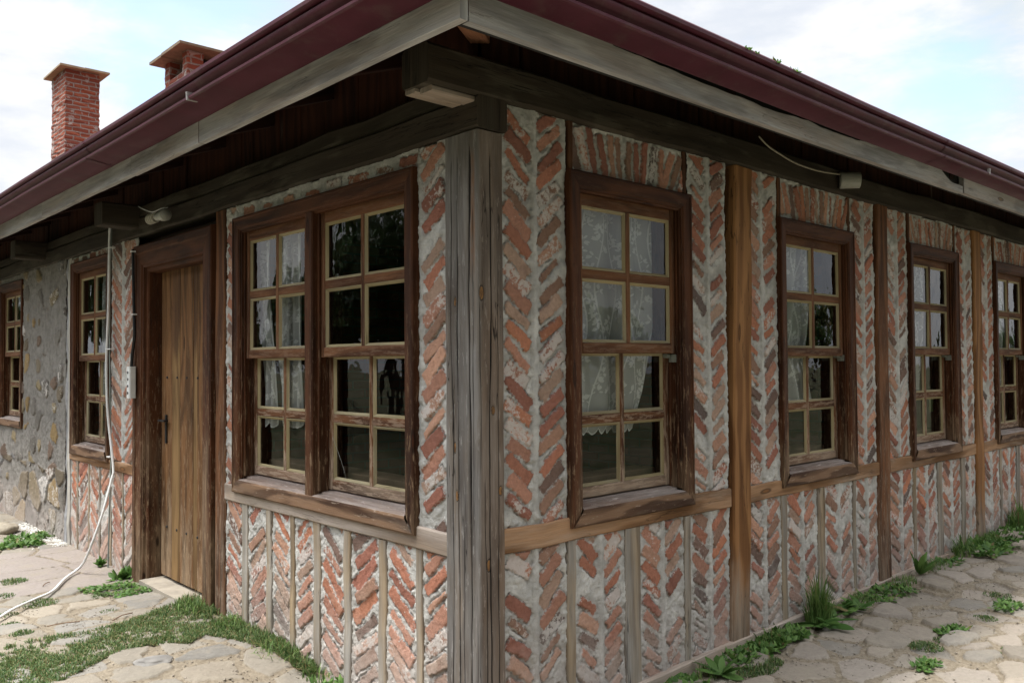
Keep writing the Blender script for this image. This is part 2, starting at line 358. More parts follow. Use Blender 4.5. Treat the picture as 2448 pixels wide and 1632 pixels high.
# ---------------------------------------------------------------- brick panels
PAL=[((.35,.135,.082),3),((.39,.185,.125),3.2),((.27,.10,.068),2.2),((.26,.145,.10),2.2),((.150,.090,.072),1.0),((.43,.235,.16),1.8),((.105,.078,.072),.45),((.40,.155,.085),1.3),((.36,.24,.18),1.3)]
_pw=np.array([p[1] for p in PAL]); _pw=_pw/_pw.sum(); _pc=np.array([p[0] for p in PAL])
def panel(name,wall,u0,u1,z0,z1,cols,res,parent,bands=(),pitch=.073,bth=.0265,fan=None,base=-.016,mat=None,stone=False,rot=None):
    nu=max(2,int((u1-u0)/res)+1); nz=max(2,int((z1-z0)/(res*1.05))+1)
    us=np.linspace(u0,u1,nu); zs=np.linspace(z0,z1,nz); U,Z=np.meshgrid(us,zs)
    sd=np.full(U.shape,.05); hid=np.zeros(U.shape); tilt=np.zeros(U.shape); bc=np.zeros(U.shape+(3,)); bc[:]=_pc[0]; st=np.full(U.shape,.5)
    seed=RS.randint(1000); off=3.0 if wall=='L' else 0
    wu=fbm(U+off,Z,22,seed,4,.6)*.020; wz=fbm(U+off,Z,22,seed+50,4,.6)*.020; wu=wu+fbm(U+off,Z,75,seed+70,3,.6)*.010; wz=wz+fbm(U+off,Z,75,seed+71,3,.6)*.010
    Uw=U+wu; Zw=Z+wz
    def stamp(cu,cz,ang,a,bb,col=None,r=.006,sink=None):
        R=a+.03; i0,i1=np.searchsorted(us,[cu-R,cu+R]); j0,j1=np.searchsorted(zs,[cz-R,cz+R])
        if i1<=i0 or j1<=j0: return
        s=(slice(j0,j1),slice(i0,i1)); x=Uw[s]-cu; y=Zw[s]-cz; ca,sa=math.cos(ang),math.sin(ang)
        px=x*ca+y*sa; py=-x*sa+y*ca
        qx=np.abs(px)-(a-r); qy=np.abs(py)-(bb*(1+.15*px/a*RS.uniform(-1,1))-r)
        d=np.hypot(np.maximum(qx,0),np.maximum(qy,0))+np.minimum(np.maximum(qx,qy),0)-r
        cov=RS.rand()
        d=d+ (0.0 if cov<.66 else (.004 if cov<.90 else .011))
        m=d<sd[s]
        sd[s]=np.where(m,d,sd[s]); h=RS.uniform(-.003,.007)+(.010 if stone else 0); tx,ty=RS.uniform(-.05,.05,2)
        hid[s]=np.where(m,h+px*tx+py*ty,hid[s])
        if col is None:
            c=_pc[RS.choice(len(_pc),p=_pw)]*RS.uniform(.9,1.3)*1.0+np.array([.055,.048,.040])
        else: c=np.array(col)
        bc[s]=np.where(m[...,None],c,bc[s]); st[s]=np.where(m,RS.rand()**2,st[s])
    for (ca_,cb_,sg) in cols:
        w=cb_-ca_; z=z0-.06+RS.uniform(0,.05)
        while z<z1+.08:
            ang=math.radians(RS.uniform(31,44)); a=(w/2-.006)/math.cos(ang)*RS.uniform(.84,1.0)
            bb=bth*RS.uniform(.78,1.1)
            if wall=='L': s2=-sg
            else: s2=sg
            if RS.rand()<.96: stamp((ca_+cb_)/2+RS.uniform(-.006,.006),z,s2*ang,a,bb)
            z+=pitch*RS.uniform(.9,1.12)
    if fan:
        u=u0+.02; 
        while u<u1:
            f=(u-u0)/(u1-u0)-.5
            ang=math.radians(90+fan*f*2+RS.uniform(-8,8)); stamp(u,(z0+z1)/2+RS.uniform(-.01,.01),ang,(z1-z0)*.46*RS.uniform(.8,1.05),.021*RS.uniform(.8,1.1)); u+=.055*RS.uniform(.9,1.15)
    if rot:
        u=u0+.05
        while u<u1:
            stamp(u,(z0+z1)/2+RS.uniform(-.01,.01),math.radians(RS.uniform(-6,6)),.09*RS.uniform(.6,1),.022); u+=.2*RS.uniform(.8,1.15)
    if stone:
        SP=np.array([(.26,.21,.14),(.20,.165,.12),(.29,.235,.145),(.15,.145,.14),(.19,.175,.155),(.31,.22,.11),(.18,.13,.10),(.21,.205,.20)])
        f1,f2,cid,px,py=voro((U+fbm(U,Z,7,91,3)*.07+3)*.95,(Z+fbm(U,Z,7,92,3)*.07)*1.15,.20,41,.95)
        f3,f4,cid2,px,py=voro((U+fbm(U,Z,5,93,3)*.07+3)*.9,(Z+fbm(U,Z,5,94,3)*.07)*1.1,.27,47,.95)
        lowz=Z<.80+.1*fbm(U,Z,4,95,2); cid=np.where(lowz,cid2,cid); e=np.where(lowz,(f4-f3),(f2-f1))*.5
        thr=.012+.055*hsh(cid,3)**1.5*np.where(lowz,.4,1)+np.where(hsh(cid,4)<np.where(lowz,.10,.42),.09,0)
        sd=thr-e+fbm(U,Z,24,seed+3,3)*.022
        bc=SP[(hsh(cid,1)*8).astype(int)%8]*(.8+.4*hsh(cid,2))[...,None]; hid=.006+.010*hsh(cid,5); st=hsh(cid,6)**2
    ed=np.minimum(np.minimum(U-u0,u1-U),np.minimum(Z-z0,z1-Z))
    sd=np.maximum(sd,.007-ed)
    mort=fbm(U+off,Z,34,seed+9,5,.7)*.020+fbm(U+off,Z,6,seed+10,2)*.008
    t=sstep(-sd,-.001,.0035)
    D=base+mort*(1-t)+t*(hid+fbm(U+off,Z,45,seed+20,3)*.006)
    under=sstep(-np.abs(sd-.0035),-.005,0)*np.where(fbm(U+off,Z,16,seed+30,2)>0.02,1,0.25)
    D-= .008*under
    for (ba,bb_) in bands:
        c=(ba+bb_)/2; hw=(bb_-ba)/2+.004*0; q=np.clip(1-((Uw-c)/hw)**2,0,1)
        f=np.sqrt(q)*(Z>z0+.03); D=np.maximum(D,base+(.010+fbm(U+off,Z,60,seed+40,3)*.005)*f-.02*(f<=0)); sd=np.maximum(sd,np.where(q>.15,.02,-1))
    gap=np.zeros(U.shape); jag=.004+.005*(fbm(U+off,Z,22,seed+60,3)+.1)
    gap=sstep(-ed,-jag,-.001)*(fbm(U+off,Z,5,seed+61,2)>-.03)
    D-=gap*.01
    V=np.stack([U,-D,Z],-1) if wall=='R' else np.stack([-D,U,Z],-1)
    rgba=np.concatenate([bc,np.ones(bc.shape[:2]+(1,))],-1)
    return meshobj(name,V.reshape(-1,3),grid_faces(nu,nz,wall=='L'),mat or M_wall,parent,
        attrs={'sd':('FLOAT',sd),'bc':('FLOAT_COLOR',rgba.reshape(-1,4)),'st':('FLOAT',st),'gap':('FLOAT',gap)},smooth=True)

# ---------------------------------------------------------------- the house
H=empty('timber_framed_house',(0,0,.22))
tag(H,'long one-storey timber framed house with herringbone brick infill and maroon gutter','house')
def res_at(u): return .0045 if u<2.3 else (.007 if u<4.2 else (.010 if u<6 else .02))
def vpair(a,b,gap=.030,mg=.018):
    c=(a+b)/2; return [(a+mg,c-gap/2,-1),(c+gap/2,b-mg,1)],[(c-gap*.55,c+gap*.55)]
POSTS=[(1.637,1.80),(3.295,3.455),(4.972,5.128),(6.64,6.80),(8.30,8.44)]
WINR=[(.482,1.320),(2.124,2.985),(3.795,4.655),(5.430,6.285),(7.10,7.95)]
RT,RB=1.030,.948   # rail
PB,PTOP=2.656,2.80
# lower bays, right wall
edges=[.122,(.471,.522),(.832,.935),(1.261,1.305),POSTS[0],(2.131,2.185),(2.523,2.599),(2.953,2.993),POSTS[1],(3.827,3.869),(4.238,4.316),(4.676,4.744),POSTS[2],(5.50,5.54),(5.90,5.98),(6.30,6.35),POSTS[3],(7.17,7.21),(7.56,7.64),(7.98,8.02),POSTS[4]]
GZ=.10
prev=.122
lathsR=[]
for e in edges[1:]:
    a,b=prev,e[0]; cols,bands=vpair(a,b)
    panel('brick_panel','R',a-.002,b+.002,GZ,RB+.004,cols,res_at(a),H,bands)
    if e not in POSTS: lathsR.append(e)
    prev=e[1]
for (a,b) in lathsR:
    mb=MB(); mb.wbeam('R',a,b,.12,RB,-.09,-.006 if b-a>.06 else -.008,wob=.003,seg=.12); mb.build('lath',W_lath,H)
def upR(a,b):
    cols,bands=vpair(a,b); panel('brick_panel','R',a-.002,b+.002,RT-.004,PB+.005,cols,res_at(a),H,bands)
sp=[(.122,WINR[0][0])]
for i,(w0,w1) in enumerate(WINR):
    sp.append((w1,POSTS[i][0])); 
    if i+1<len(WINR): sp.append((POSTS[i][1],WINR[i+1][0]))
for a,b in sp: upR(a,b)
for w0,w1 in WINR:
    panel('brick_panel','R',w0+.03,w1-.03,2.435,PB+.005,[],res_at(w0),H,fan=-22)
    for x in (w0+.015,w1-.045):
        mb=MB(); mb.wbeam('R',x,x+.03,2.44,PB,-.06,-.010); mb.build('lath',W_brownpost,H)
# posts
for i,(a,b) in enumerate(POSTS):
    mb=MB(); sh=(.02 if i==0 else 0)
    mb.beam(WP('R',(a+b)/2-.01,-.062,.12),WP('R',(a+b)/2+.012 +(.055 if i==0 else 0),-.062,PB),b-a-.002,.13,up=(0,-1,0),wob=.003,seg=.18,ch=.008)
    o=mb.build('post',[W_orange,W_brownpost,W_orange,W_brownpost,W_orange][i],H)
    o['label']='upright wall post, '+('orange stained' if i%2==0 else 'dark brown')
# rails right (between posts)
xs=[.124]+[v for p in POSTS for v in p]
for i in range(0,len(xs)-1,2):
    mb=MB(); mb.wbeam('R',xs[i],xs[i+1],RB,RT+ (0.012 if i==0 else 0),-.11,-.003,wob=.004,seg=.2,ch=.006); mb.build('rail',W_rail,H)
# plinth board at foot of the right wall
mb=MB(); mb.beam((.13,.012,.235),(8.44,.012,.275),.085,.05,up=(0,-1,0),wob=.006,seg=.3); mb.build('plinth_board',wood('dusty_plinth_wood',(.28,.20,.14),(.42,.33,.26),grey=(.42,.36,.31),amt=.6,rings=.4,crack=.5),H)
# ---- left wall
RTL,RBL=1.008,.930; PL=2.53
lathsL=[(.362,.405),(.613,.668),(.889,.943),(1.151,1.211),(1.390,1.433),(1.622,1.679),(1.890,1.957)]
bl=[(.187,.362,1),(.405,.613,-1),(.668,.889,1),(.943,1.151,-1),(1.211,1.39,1),(1.433,1.622,-1),(1.679,1.89,1),(1.957,2.16,-1)]
def single(a,b,sg,z0,z1,mg=.010,**k):
    panel('brick_panel','L',a-.002,b+.002,z0,z1,[(a+mg,b-mg,sg)],res_at(a),H,**k)
for a,b,sg in bl: single(a,b,sg,GZ,RBL+.004,bth=.028,pitch=.077)
for a,b in lathsL:
    mb=MB(); mb.wbeam('L',a,b,.12,RBL,-.09,-.008,wob=.003,seg=.12); mb.build('lath',W_lath,H)
single(.187,.388,1,RTL,PL+.005,mg=.022,bth=.028)
single(2.042,2.165,-1,RTL,PL+.005)
panel('brick_panel','L',.386,2.045,2.44,PL+.005,[],.006,H,rot=True)
# middle bays between door and small window
single(3.555,4.085,1,RTL-.02,PL+.005) if False else None
c=(3.575+4.075)/2
panel('brick_panel','L',3.553,4.085,.99,PL+.005,[(3.59,c-.015,1),(c+.015,4.07,-1)],.008,H,[(c-.018,c+.018)])
L3=[(3.80,3.825),(4.05,4.085),(4.295,4.325),(4.55,4.58),(4.83,4.86)]
b3=[(3.555,3.80,1),(3.825,4.05,-1),(4.085,4.295,1),(4.325,4.55,-1),(4.58,4.83,1),(4.86,5.02,-1)]
for a,b,sg in b3: single(a,b,sg,GZ,.93,bth=.028)
for a,b in L3:
    mb=MB(); mb.wbeam('L',a,b,.12,.925,-.09,-.008,wob=.003,seg=.12); mb.build('lath',W_lath,H)
single(4.975,5.03,-1,.99,PL+.005)
panel('brick_panel','L',4.07,4.99,2.46,PL+.005,[],.009,H,rot=True)
panel('stone_panel','L',5.16,6.52,GZ,PL+.01,[],.008,H,mat=M_stone,stone=True,base=-.006)
panel('stone_panel','L',6.50,7.42,GZ,1.10,[],.012,H,mat=M_stone,stone=True,base=-.006)
panel('stone_panel','L',6.50,7.42,2.46,PL+.01,[],.012,H,mat=M_stone,stone=True,base=-.006)
panel('stone_panel','L',7.40,14,GZ,PL+.01,[],.03,H,mat=M_stone,stone=True,base=-.006)
# rails left
for a,b,m,z0,z1 in ((.19,2.165,W_railL,RBL,RTL+.012),(3.56,5.03,W_rail,.925,.995)):
    mb=MB(); mb.wbeam('L',a,b,z0,z1,-.11,-.003,wob=.003,seg=.2,ch=.006); mb.build('rail',m,H)
# post beside the door, pale board at the edge of the stone
mb=MB(); mb.wbeam('L',2.165,2.292,.15,PL,-.12,-.004,wob=.003,ch=.008); o=mb.build('post',W_brownpost,H); o['label']='dark brown post beside the door'
mb=MB(); mb.wbeam('L',5.03,5.10,.15,PL,-.1,-.004,wob=.006,seg=.12); o=mb.build('post',wood('whitewashed_board',(.33,.30,.25),(.46,.43,.38),grey=(.48,.46,.42),amt=.6,rings=.3,crack=.7),H); o['label']='pale limewashed post at the stone wall'
mb=MB(); mb.wbeam('L',5.10,5.165,.15,PL,-.1,-.012,wob=.009,seg=.1); mb.build('post',simple('grey_render',(.30,.30,.31),.95,.2,20,.6),H)

# ---- corner post, cracks and knots modelled
def corner_post():
    LL,LR=.19,.122; r=.012; z0,z1=.10,2.53
    ns=150; nz=900; per=LL+LR; S=np.linspace(0,per,ns); Zs=np.linspace(z0,z1,nz); SS,ZZ=np.meshgrid(S,Zs)
    dep=fbm(SS*3,ZZ,3,77,3)*.006; ck=np.zeros(SS.shape)
    cr=[(LL-.155,.0025,.006,.2,2.5),(LL-.118,.003,.008,.1,2.5),(LL-.052,.005,.012,.1,2.53),(LL-.034,.002,.005,1.0,2.3),(LL+.010,.002,.004,1.2,1.95),(LL+.060,.0035,.010,.1,2.5),(LL+.035,.002,.004,.3,1.3),(LL+.095,.002,.005,.2,2.1),(LL-.09,.0018,.004,.1,1.1),(LL-.015,.002,.006,.1,.9)]
    for i,(s0,wd,dp,za,zb) in enumerate(cr):
        path=s0+fbm(ZZ,ZZ*0+i,1.6,i*13,4)*.022+fbm(ZZ,ZZ*0+i,14,i*17,2)*.002
        a=sstep(ZZ,za,za+.1)*sstep(-ZZ,-zb,-zb+.1); ww=wd*.8*(.5+1.2*(fbm(ZZ,ZZ*0+i,4,i*5,2)+.5))*a+1e-5
        g=np.exp(-((SS-path)/ww)**2)*a; dep+=g*dp*.7; ck=np.maximum(ck,g)
    kn=np.zeros(SS.shape)
    for (s0,zc,a,b) in ((LL+.016,1.925,.011,.026),(LL+.071,1.492,.009,.017),(LL+.047,.924,.010,.022),(LL+.106,1.191,.008,.017),(LL-.135,1.90,.006,.018),(LL-.14,1.35,.006,.02),(LL-.13,1.17,.007,.02)):
        q=np.hypot((SS-s0)/a,(ZZ-zc)/b); kn=np.maximum(kn,1-sstep(q,.75,1.1)); dep+=np.exp(-((q-1.1)/.18)**2)*.003; ck=np.maximum(ck,np.exp(-((q-1.05)/.10)**2)*.8)
    raw=sstep(-np.abs(SS-(LL-.035)-fbm(ZZ,ZZ*0,2,5,2)*.02),-.020,-.006)*sstep(ZZ,1.95,2.1)*sstep(-ZZ,-2.48,-2.40)*.75
    dep+=raw*.004
    dep+=fbm(SS*6,ZZ*.7,9,3,4)*.0025+fbm(SS*30,ZZ*1.0,12,8,3)*.0016+sstep(SS,LL-.052,LL-.045)*sstep(-SS,-(LL-.0),-(LL-.04))*.0
    # position on rounded L-shaped perimeter
    X=np.zeros(SS.shape);Y=np.zeros(SS.shape);NX=np.zeros(SS.shape);NY=np.zeros(SS.shape)
    onL=SS<LL-r; onR=SS>LL+r; mid=~onL&~onR
    X[onL]=0;Y[onL]=(LL-SS)[onL];NX[onL]=-1
    X[onR]=(SS-LL)[onR];NY[onR]=-1
    th=((SS-(LL-r))/(2*r)*math.pi/2)[mid]; X[mid]=r-r*np.cos(th);Y[mid]=r-r*np.sin(th);NX[mid]=-np.cos(th);NY[mid]=-np.sin(th)
    X-=NX*dep;Y-=NY*dep
    V=np.stack([X,Y,ZZ],-1).reshape(-1,3); F=grid_faces(ns,nz)
    uvv=np.stack([ZZ,SS],-1).reshape(-1,2); uv=uvv[F.ravel()]
    o=meshobj('corner_post',V,F,W_post,H,uv=uv,attrs={'crack':('FLOAT',ck),'knot':('FLOAT',kn),'rawood':('FLOAT',raw)},smooth=True)
    # hidden back of the post keeps the corner solid
    b0=len(V)
    o['label']='weathered grey corner post with long cracks and knots'
corner_post()
mb=MB(); mb.beam((.075,.10,.10),(.075,.10,2.53),.09,.15,up=(0,1,0)); mb.build('post_core',W_plate,H)
# ---- wall plates, beam ends
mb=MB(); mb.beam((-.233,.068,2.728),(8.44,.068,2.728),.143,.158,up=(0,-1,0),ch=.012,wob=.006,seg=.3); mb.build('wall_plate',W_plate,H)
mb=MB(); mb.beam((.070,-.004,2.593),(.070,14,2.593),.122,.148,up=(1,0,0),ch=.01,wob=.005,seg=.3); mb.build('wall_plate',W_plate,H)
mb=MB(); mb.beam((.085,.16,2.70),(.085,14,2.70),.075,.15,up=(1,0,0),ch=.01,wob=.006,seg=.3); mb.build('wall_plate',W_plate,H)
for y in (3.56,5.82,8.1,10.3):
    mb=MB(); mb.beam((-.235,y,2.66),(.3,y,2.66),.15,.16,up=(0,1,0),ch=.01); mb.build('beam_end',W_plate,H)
mb=MB(); mb.beam((-.20,.045,2.644),(0,.045,2.644),.02,.07,up=(0,1,0)); mb.beam((-.22,.115,2.646),(0,.115,2.646),.02,.06,up=(0,1,0)); mb.build('packing_board',W_railL,H)
# ---- eaves: rafters, deck, boards, fascia
EL,ER=.4355,.4355; SL=.36
def deckz(e): return 2.90+SL*e     # e measured inward from the eave line
X1,Y1=9.0,14.0
for k in range(23):
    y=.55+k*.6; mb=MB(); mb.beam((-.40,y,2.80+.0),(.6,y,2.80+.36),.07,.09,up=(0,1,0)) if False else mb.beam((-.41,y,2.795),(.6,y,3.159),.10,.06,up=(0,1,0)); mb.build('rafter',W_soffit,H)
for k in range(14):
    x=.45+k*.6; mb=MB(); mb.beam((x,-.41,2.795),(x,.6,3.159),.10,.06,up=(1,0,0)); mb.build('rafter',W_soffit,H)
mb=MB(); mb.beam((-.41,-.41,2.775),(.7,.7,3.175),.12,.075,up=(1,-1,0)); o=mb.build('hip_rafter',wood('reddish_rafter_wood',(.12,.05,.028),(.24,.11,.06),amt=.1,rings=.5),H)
for wall,L1 in (('L',14),('R',8.44)):
    mb=MB(); u=.1
    while u<L1:
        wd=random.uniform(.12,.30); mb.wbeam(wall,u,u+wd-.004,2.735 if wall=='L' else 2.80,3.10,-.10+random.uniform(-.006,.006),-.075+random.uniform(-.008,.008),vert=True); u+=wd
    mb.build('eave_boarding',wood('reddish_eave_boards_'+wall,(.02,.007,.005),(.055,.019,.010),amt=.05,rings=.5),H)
# deck boards (underside of the roof)
def sheet(name,pts,mat,parent=H,uvs=None):
    F=[tuple(range(len(pts)))]; uv=[((p[0]+p[1]*.3),(p[1]-p[0]*.1)) for p in pts]
    return meshobj(name,pts,F,mat,parent,uv=uv)
e0=-.44
def roofpt(x,y,lift=0):
    ee=min(x+.44,y+.44,X1+.44-x,Y1+.44-y); return (x,y,2.84+SL*ee+lift)
cx=(X1)/2; rid=X1/2
A=(-.44,-.44);B=(X1+.44,-.44);Cc=(X1+.44,Y1+.44);D_=(-.44,Y1+.44);R1=(cx,cx);R2=(cx,Y1-cx)
for q in ((A,D_,R2,R1),(B,A,R1),(Cc,B,R1,R2),(D_,Cc,R2)):
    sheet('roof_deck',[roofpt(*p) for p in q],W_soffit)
# fascia boards (two lengths each, the joint shows)
FB,FT=2.688,2.84
mb=MB(); 
def fas(wall,a,b,zt,**k):
    mb.wbeam(wall,a,b,FB+k.get('dz',0),zt,EL-.032,EL,wob=.0025,seg=.3,ch=.002)
for a,b in ((-.435,1.46),(1.462,2.35),(2.352,4.1),(4.102,7.5),(7.502,14.4)): fas('L',a,b,FT)
mb.build('fascia_board',W_fascia,H)
mb=MB()
fas('R',3.554,8.9,FT)
uu=np.arange(-.402,3.55,.02); zt=np.full(len(uu),FT); q=(uu>.25)&(uu<2.32); zt=np.where(q,2.772+fbm(uu,uu*0,3,8,4)*.045,FT); zt=np.where((uu>3.0),2.84-.11*sstep(uu,3.0,3.4),zt); zt=np.clip(zt,2.715,FT)
for i in range(len(uu)-1):
    a,b=uu[i],uu[i+1]; za,zb=zt[i],zt[i+1]; y0,y1=-EL,-EL+.032
    mb.quad([(a,y0,FB),(b,y0,FB),(b,y0,zb),(a,y0,za)],[(a,0),(b,0),(b,zb-FB),(a,za-FB)])
    mb.quad([(a,y1,FB),(b,y1,FB),(b,y0,FB),(a,y0,FB)],[(a,.3),(b,.3),(b,.332),(a,.332)])
    mb.quad([(a,y0,za),(b,y0,zb),(b,y1,zb),(a,y1,za)],[(a,.4),(b,.4),(b,.432),(a,.432)])
    mb.quad([(b,y1,FB),(a,y1,FB),(a,y1,za),(b,y1,zb)],[(b,.6),(a,.6),(a,.8),(b,.8)])
bm_=None
o=mb.build('fascia_board',W_fascia,H)
mb=MB(); mb.wbeam('R',-.40,8.9,2.70,2.90,.36,.40); mb.build('fascia_backing',simple('black_backing_board',(.020,.018,.018),.9),H)  # near-black backing added so the gap above the fascia reads dark
# maroon gutter
m_g,N,out=newmat('maroon_painted_metal')
pos=N.n('NewGeometry').outputs['Position']; n=N.noise(N.mapv(pos,(1,1,1)),6,4,.6); n5=N.noise(pos,60,4,.6)
c=N.mix(N.ramp(n,.3,.7),(.072,.013,.025),(.095,.019,.035)); c=N.mix(N.math('MULTIPLY',N.ramp(n5,.6,.8),.3),c,(.17,.11,.10))
st_=N.noise(N.mapv(pos,(9,9,1.2)),1.0,5,.65); c=N.mix(N.math('MULTIPLY',N.ramp(st_,.52,.72),.35),c,(.13,.09,.08)); c=N.mix(N.math('MULTIPLY',N.ramp(N.noise(pos,2.5,4,.6),.55,.75),.4),c,(.045,.012,.018))
principled(N,out,c,.5,n5,.05,.002,spec=.28)
GL=[(.437,2.905),(.437,2.786),(.47,2.789),(.565,2.803),(.574,2.801),(.581,2.806),(.582,2.814),(.575,2.820),(.562,2.824),(.557,2.832),(.563,2.841),(.574,2.849),(.581,2.858),(.581,2.867),(.573,2.874),(.570,2.879),(.590,2.880),(.597,2.884),(.598,2.897),(.592,2.901),(.586,2.896)]
GR=[(d-.030 if d>.45 else d,z-.007 if z<2.9 else z-.003) for d,z in GL]
V=[];F=[];n=len(GL)
st=[('L',t) for t in [14.4]+list(np.arange(13,0,-1.0))]+[('C',0)]+[('R',t) for t in list(np.arange(1,9,1.0))+[9.4]]
for kind,t in st:
    for (dl,zl),(dr,zr) in zip(GL,GR):
        wv=.003*math.sin(t*2.1)
        if kind=='L': V.append((-dl,t,zl+wv))
        elif kind=='R': V.append((t,-dr,zr+wv))
        else: V.append((-dl,-dr,(zl+zr)/2))
for i in range(len(st)-1):
    for j in range(n-1): F.append((i*n+j,i*n+j+1,(i+1)*n+j+1,(i+1)*n+j))
g=meshobj('gutter',V,F,m_g,H,smooth=True)
g.modifiers.new('edge','EDGE_SPLIT').split_angle=math.radians(38)
for wall,t0,PR in (('L',2.62,GL),('L',5.7,GL),('R',2.95,GR),('R',6.0,GR)):
    V=[];F=[]; pr=[(d+.003,z-.002) for d,z in PR[1:]]; n_=len(pr)
    for tt in (t0,t0+.045):
        for d,z in pr: V.append(WP(wall,tt,d,z+.003*math.sin(t0*2.1)))
    F=[(j,j+1,n_+j+1,n_+j) for j in range(n_-1)]
    meshobj('gutter_joint',V,F,m_g,H)
mb=MB()
for wall,x in (('L',1.22),('R',3.64)):
    mb.wbeam(wall,x,x+.012,2.80,2.835,.54,.588 if wall=='L' else .558)
mb.build('gutter_clip',simple('old_solder',(.35,.33,.33),.6),H)
# tiled roof: rolls run up the slope
m_t=simple('maroon_roof_tiles',(.16,.055,.045),.7,.25,12,.4)
def slope(name,org,eu,ein,L,R):
    nu=int(L/.028); nv=22; V=[];
    uu=np.linspace(0,L,nu); vv=np.linspace(0,R,nv); UU,VV=np.meshgrid(uu,vv)
    lo=VV; hi=L-VV; Uc=np.clip(UU,lo,np.maximum(hi,lo))
    row=np.floor(VV/.36); z=2.868+SL*VV+.030*np.abs(np.sin(UU*math.pi/.20))+.02*(1-(VV/.36-row)) + .004
    P=np.array(org)[None,None,:]+Uc[...,None]*np.array(eu)+VV[...,None]*np.array(ein); P[...,2]=z
    return meshobj(name,P.reshape(-1,3),grid_faces(nu,nv),m_t,H,smooth=True)
LY=Y1+1.04; LX=X1+1.04
slope('tiled_roof',(-.52,-.52,0),(0,1,0),(1,0,0),LY,LX/2)
slope('tiled_roof',(-.52,-.52,0),(1,0,0),(0,1,0),LX,LX/2)
slope('tiled_roof',(X1+.52,-.52,0),(0,1,0),(-1,0,0),LY,LX/2)
slope('tiled_roof',(-.52,Y1+.52,0),(1,0,0),(0,-1,0),LX,LX/2)
# far walls close the house
m_pl=simple('old_plaster',(.42,.40,.36),.95,.15,8,.4)
for a,b in (((X1,.15),(X1,Y1)),((.0,Y1),(X1,Y1)),((8.44,.02),(X1,.02))):
    a3=Vector((a[0],a[1],1.5)); b3=Vector((b[0],b[1],1.5)); mb=MB(); mb.beam(a3,b3,3.0,.12,up=(b3-a3).cross(Vector((0,0,1)))); mb.build('plastered_wall',m_pl,H)
# interior: floor, ceiling, partition walls, inner wall faces
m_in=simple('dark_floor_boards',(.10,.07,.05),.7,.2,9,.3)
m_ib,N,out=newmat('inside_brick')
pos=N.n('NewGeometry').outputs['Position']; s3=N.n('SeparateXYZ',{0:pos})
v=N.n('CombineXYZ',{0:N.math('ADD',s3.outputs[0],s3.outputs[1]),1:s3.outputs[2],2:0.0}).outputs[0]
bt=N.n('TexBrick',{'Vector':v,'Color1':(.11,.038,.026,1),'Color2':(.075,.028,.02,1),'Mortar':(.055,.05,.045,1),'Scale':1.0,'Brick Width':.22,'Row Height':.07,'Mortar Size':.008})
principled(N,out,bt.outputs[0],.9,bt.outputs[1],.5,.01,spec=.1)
def bx(name,x0,x1,y0,y1,z0,z1,mat,parent=H):
    mb=MB(); mb.beam(((x0+x1)/2,y0,(z0+z1)/2),((x0+x1)/2,y1,(z0+z1)/2),x1-x0,z1-z0,up=(0,0,1),ch=.001,wob=0,seg=50); return mb.build(name,mat,parent)
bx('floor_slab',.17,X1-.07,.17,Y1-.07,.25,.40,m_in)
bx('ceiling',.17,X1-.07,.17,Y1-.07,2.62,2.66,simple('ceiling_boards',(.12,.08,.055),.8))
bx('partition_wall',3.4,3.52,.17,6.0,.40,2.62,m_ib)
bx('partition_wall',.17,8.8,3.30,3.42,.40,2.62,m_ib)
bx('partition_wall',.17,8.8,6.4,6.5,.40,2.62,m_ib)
# inner face of the outer walls, with openings
WL=[(.388,2.04,.99,2.46),(2.31,3.545,.2,2.46),(4.08,4.985,.98,2.48),(6.50,7.42,1.09,2.475)]
def inner(wall,ops,L1):
    u=.16
    for (a,b,z0,z1) in ops+[(L1,L1,0,0)]:
        mb=MB(); mb.wbeam(wall,u,a+.02 if a<L1 else a,.3,2.72,-.16,-.125,ch=.001,wob=0,seg=50); mb.build('inner_wall',m_ib,H)
        if a<L1:
            mb=MB(); mb.wbeam(wall,a+.02,b-.02,z1-.03,2.72,-.16,-.125,ch=.001,wob=0,seg=50)
            if z0>.3: mb.wbeam(wall,a+.02,b-.02,.3,z0+.03,-.16,-.125,ch=.001,wob=0,seg=50)
            mb.build('inner_wall',m_ib,H)
        u=b-.02
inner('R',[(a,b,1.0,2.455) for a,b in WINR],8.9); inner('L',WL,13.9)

# ---- glass
m_gl,N,out=newmat('old_window_glass')
pos=N.n('NewGeometry').outputs['Position']; gn=N.noise(pos,7,2,.5)
bmp=N.n('Bump',{'Height':gn,'Strength':.10,'Distance':.02}).outputs[0]
fr=N.n('Fresnel',{'IOR':1.52,'Normal':bmp}).outputs[0]
dirt=N.noise(pos,30,5,.7)
fac=N.math('MULTIPLY',fr,.85,clamp=True)
gl=N.n('BsdfGlossy',{'Roughness':.015,'Normal':bmp,'Color':(1,1,1,1)}); tr=N.n('BsdfTransparent',{'Color':(.94,.95,.94,1)})
df=N.n('BsdfDiffuse',{'Color':(.5,.5,.47,1)})
mx=N.n('MixShader',{0:fac,1:tr.outputs[0],2:gl.outputs[0]}); mx2=N.n('MixShader',{0:N.ramp(dirt,.55,.8,.0,.010),1:mx.outputs[0],2:df.outputs[0]})
N.link(mx2.outputs[0],out.inputs[0])
def glass(wall,u0,u1,z0,z1,d,parent):
    t=.003; P=[WP(wall,u,dd,z) for dd in (d,d-t) for (u,z) in ((u0,z0),(u1,z0),(u1,z1),(u0,z1))]
    o=meshobj('glass',P[:4],[(0,1,2,3) if wall=='R' else (3,2,1,0)],m_gl,parent)
    return o
CASE=[(0,-.03),(0,.010),(.006,.014),(.014,.014),(.017,.010),(.060,.006),(.066,.001),(.072,.001),(.074,-.006),(.082,-.008),(.082,-.16)]
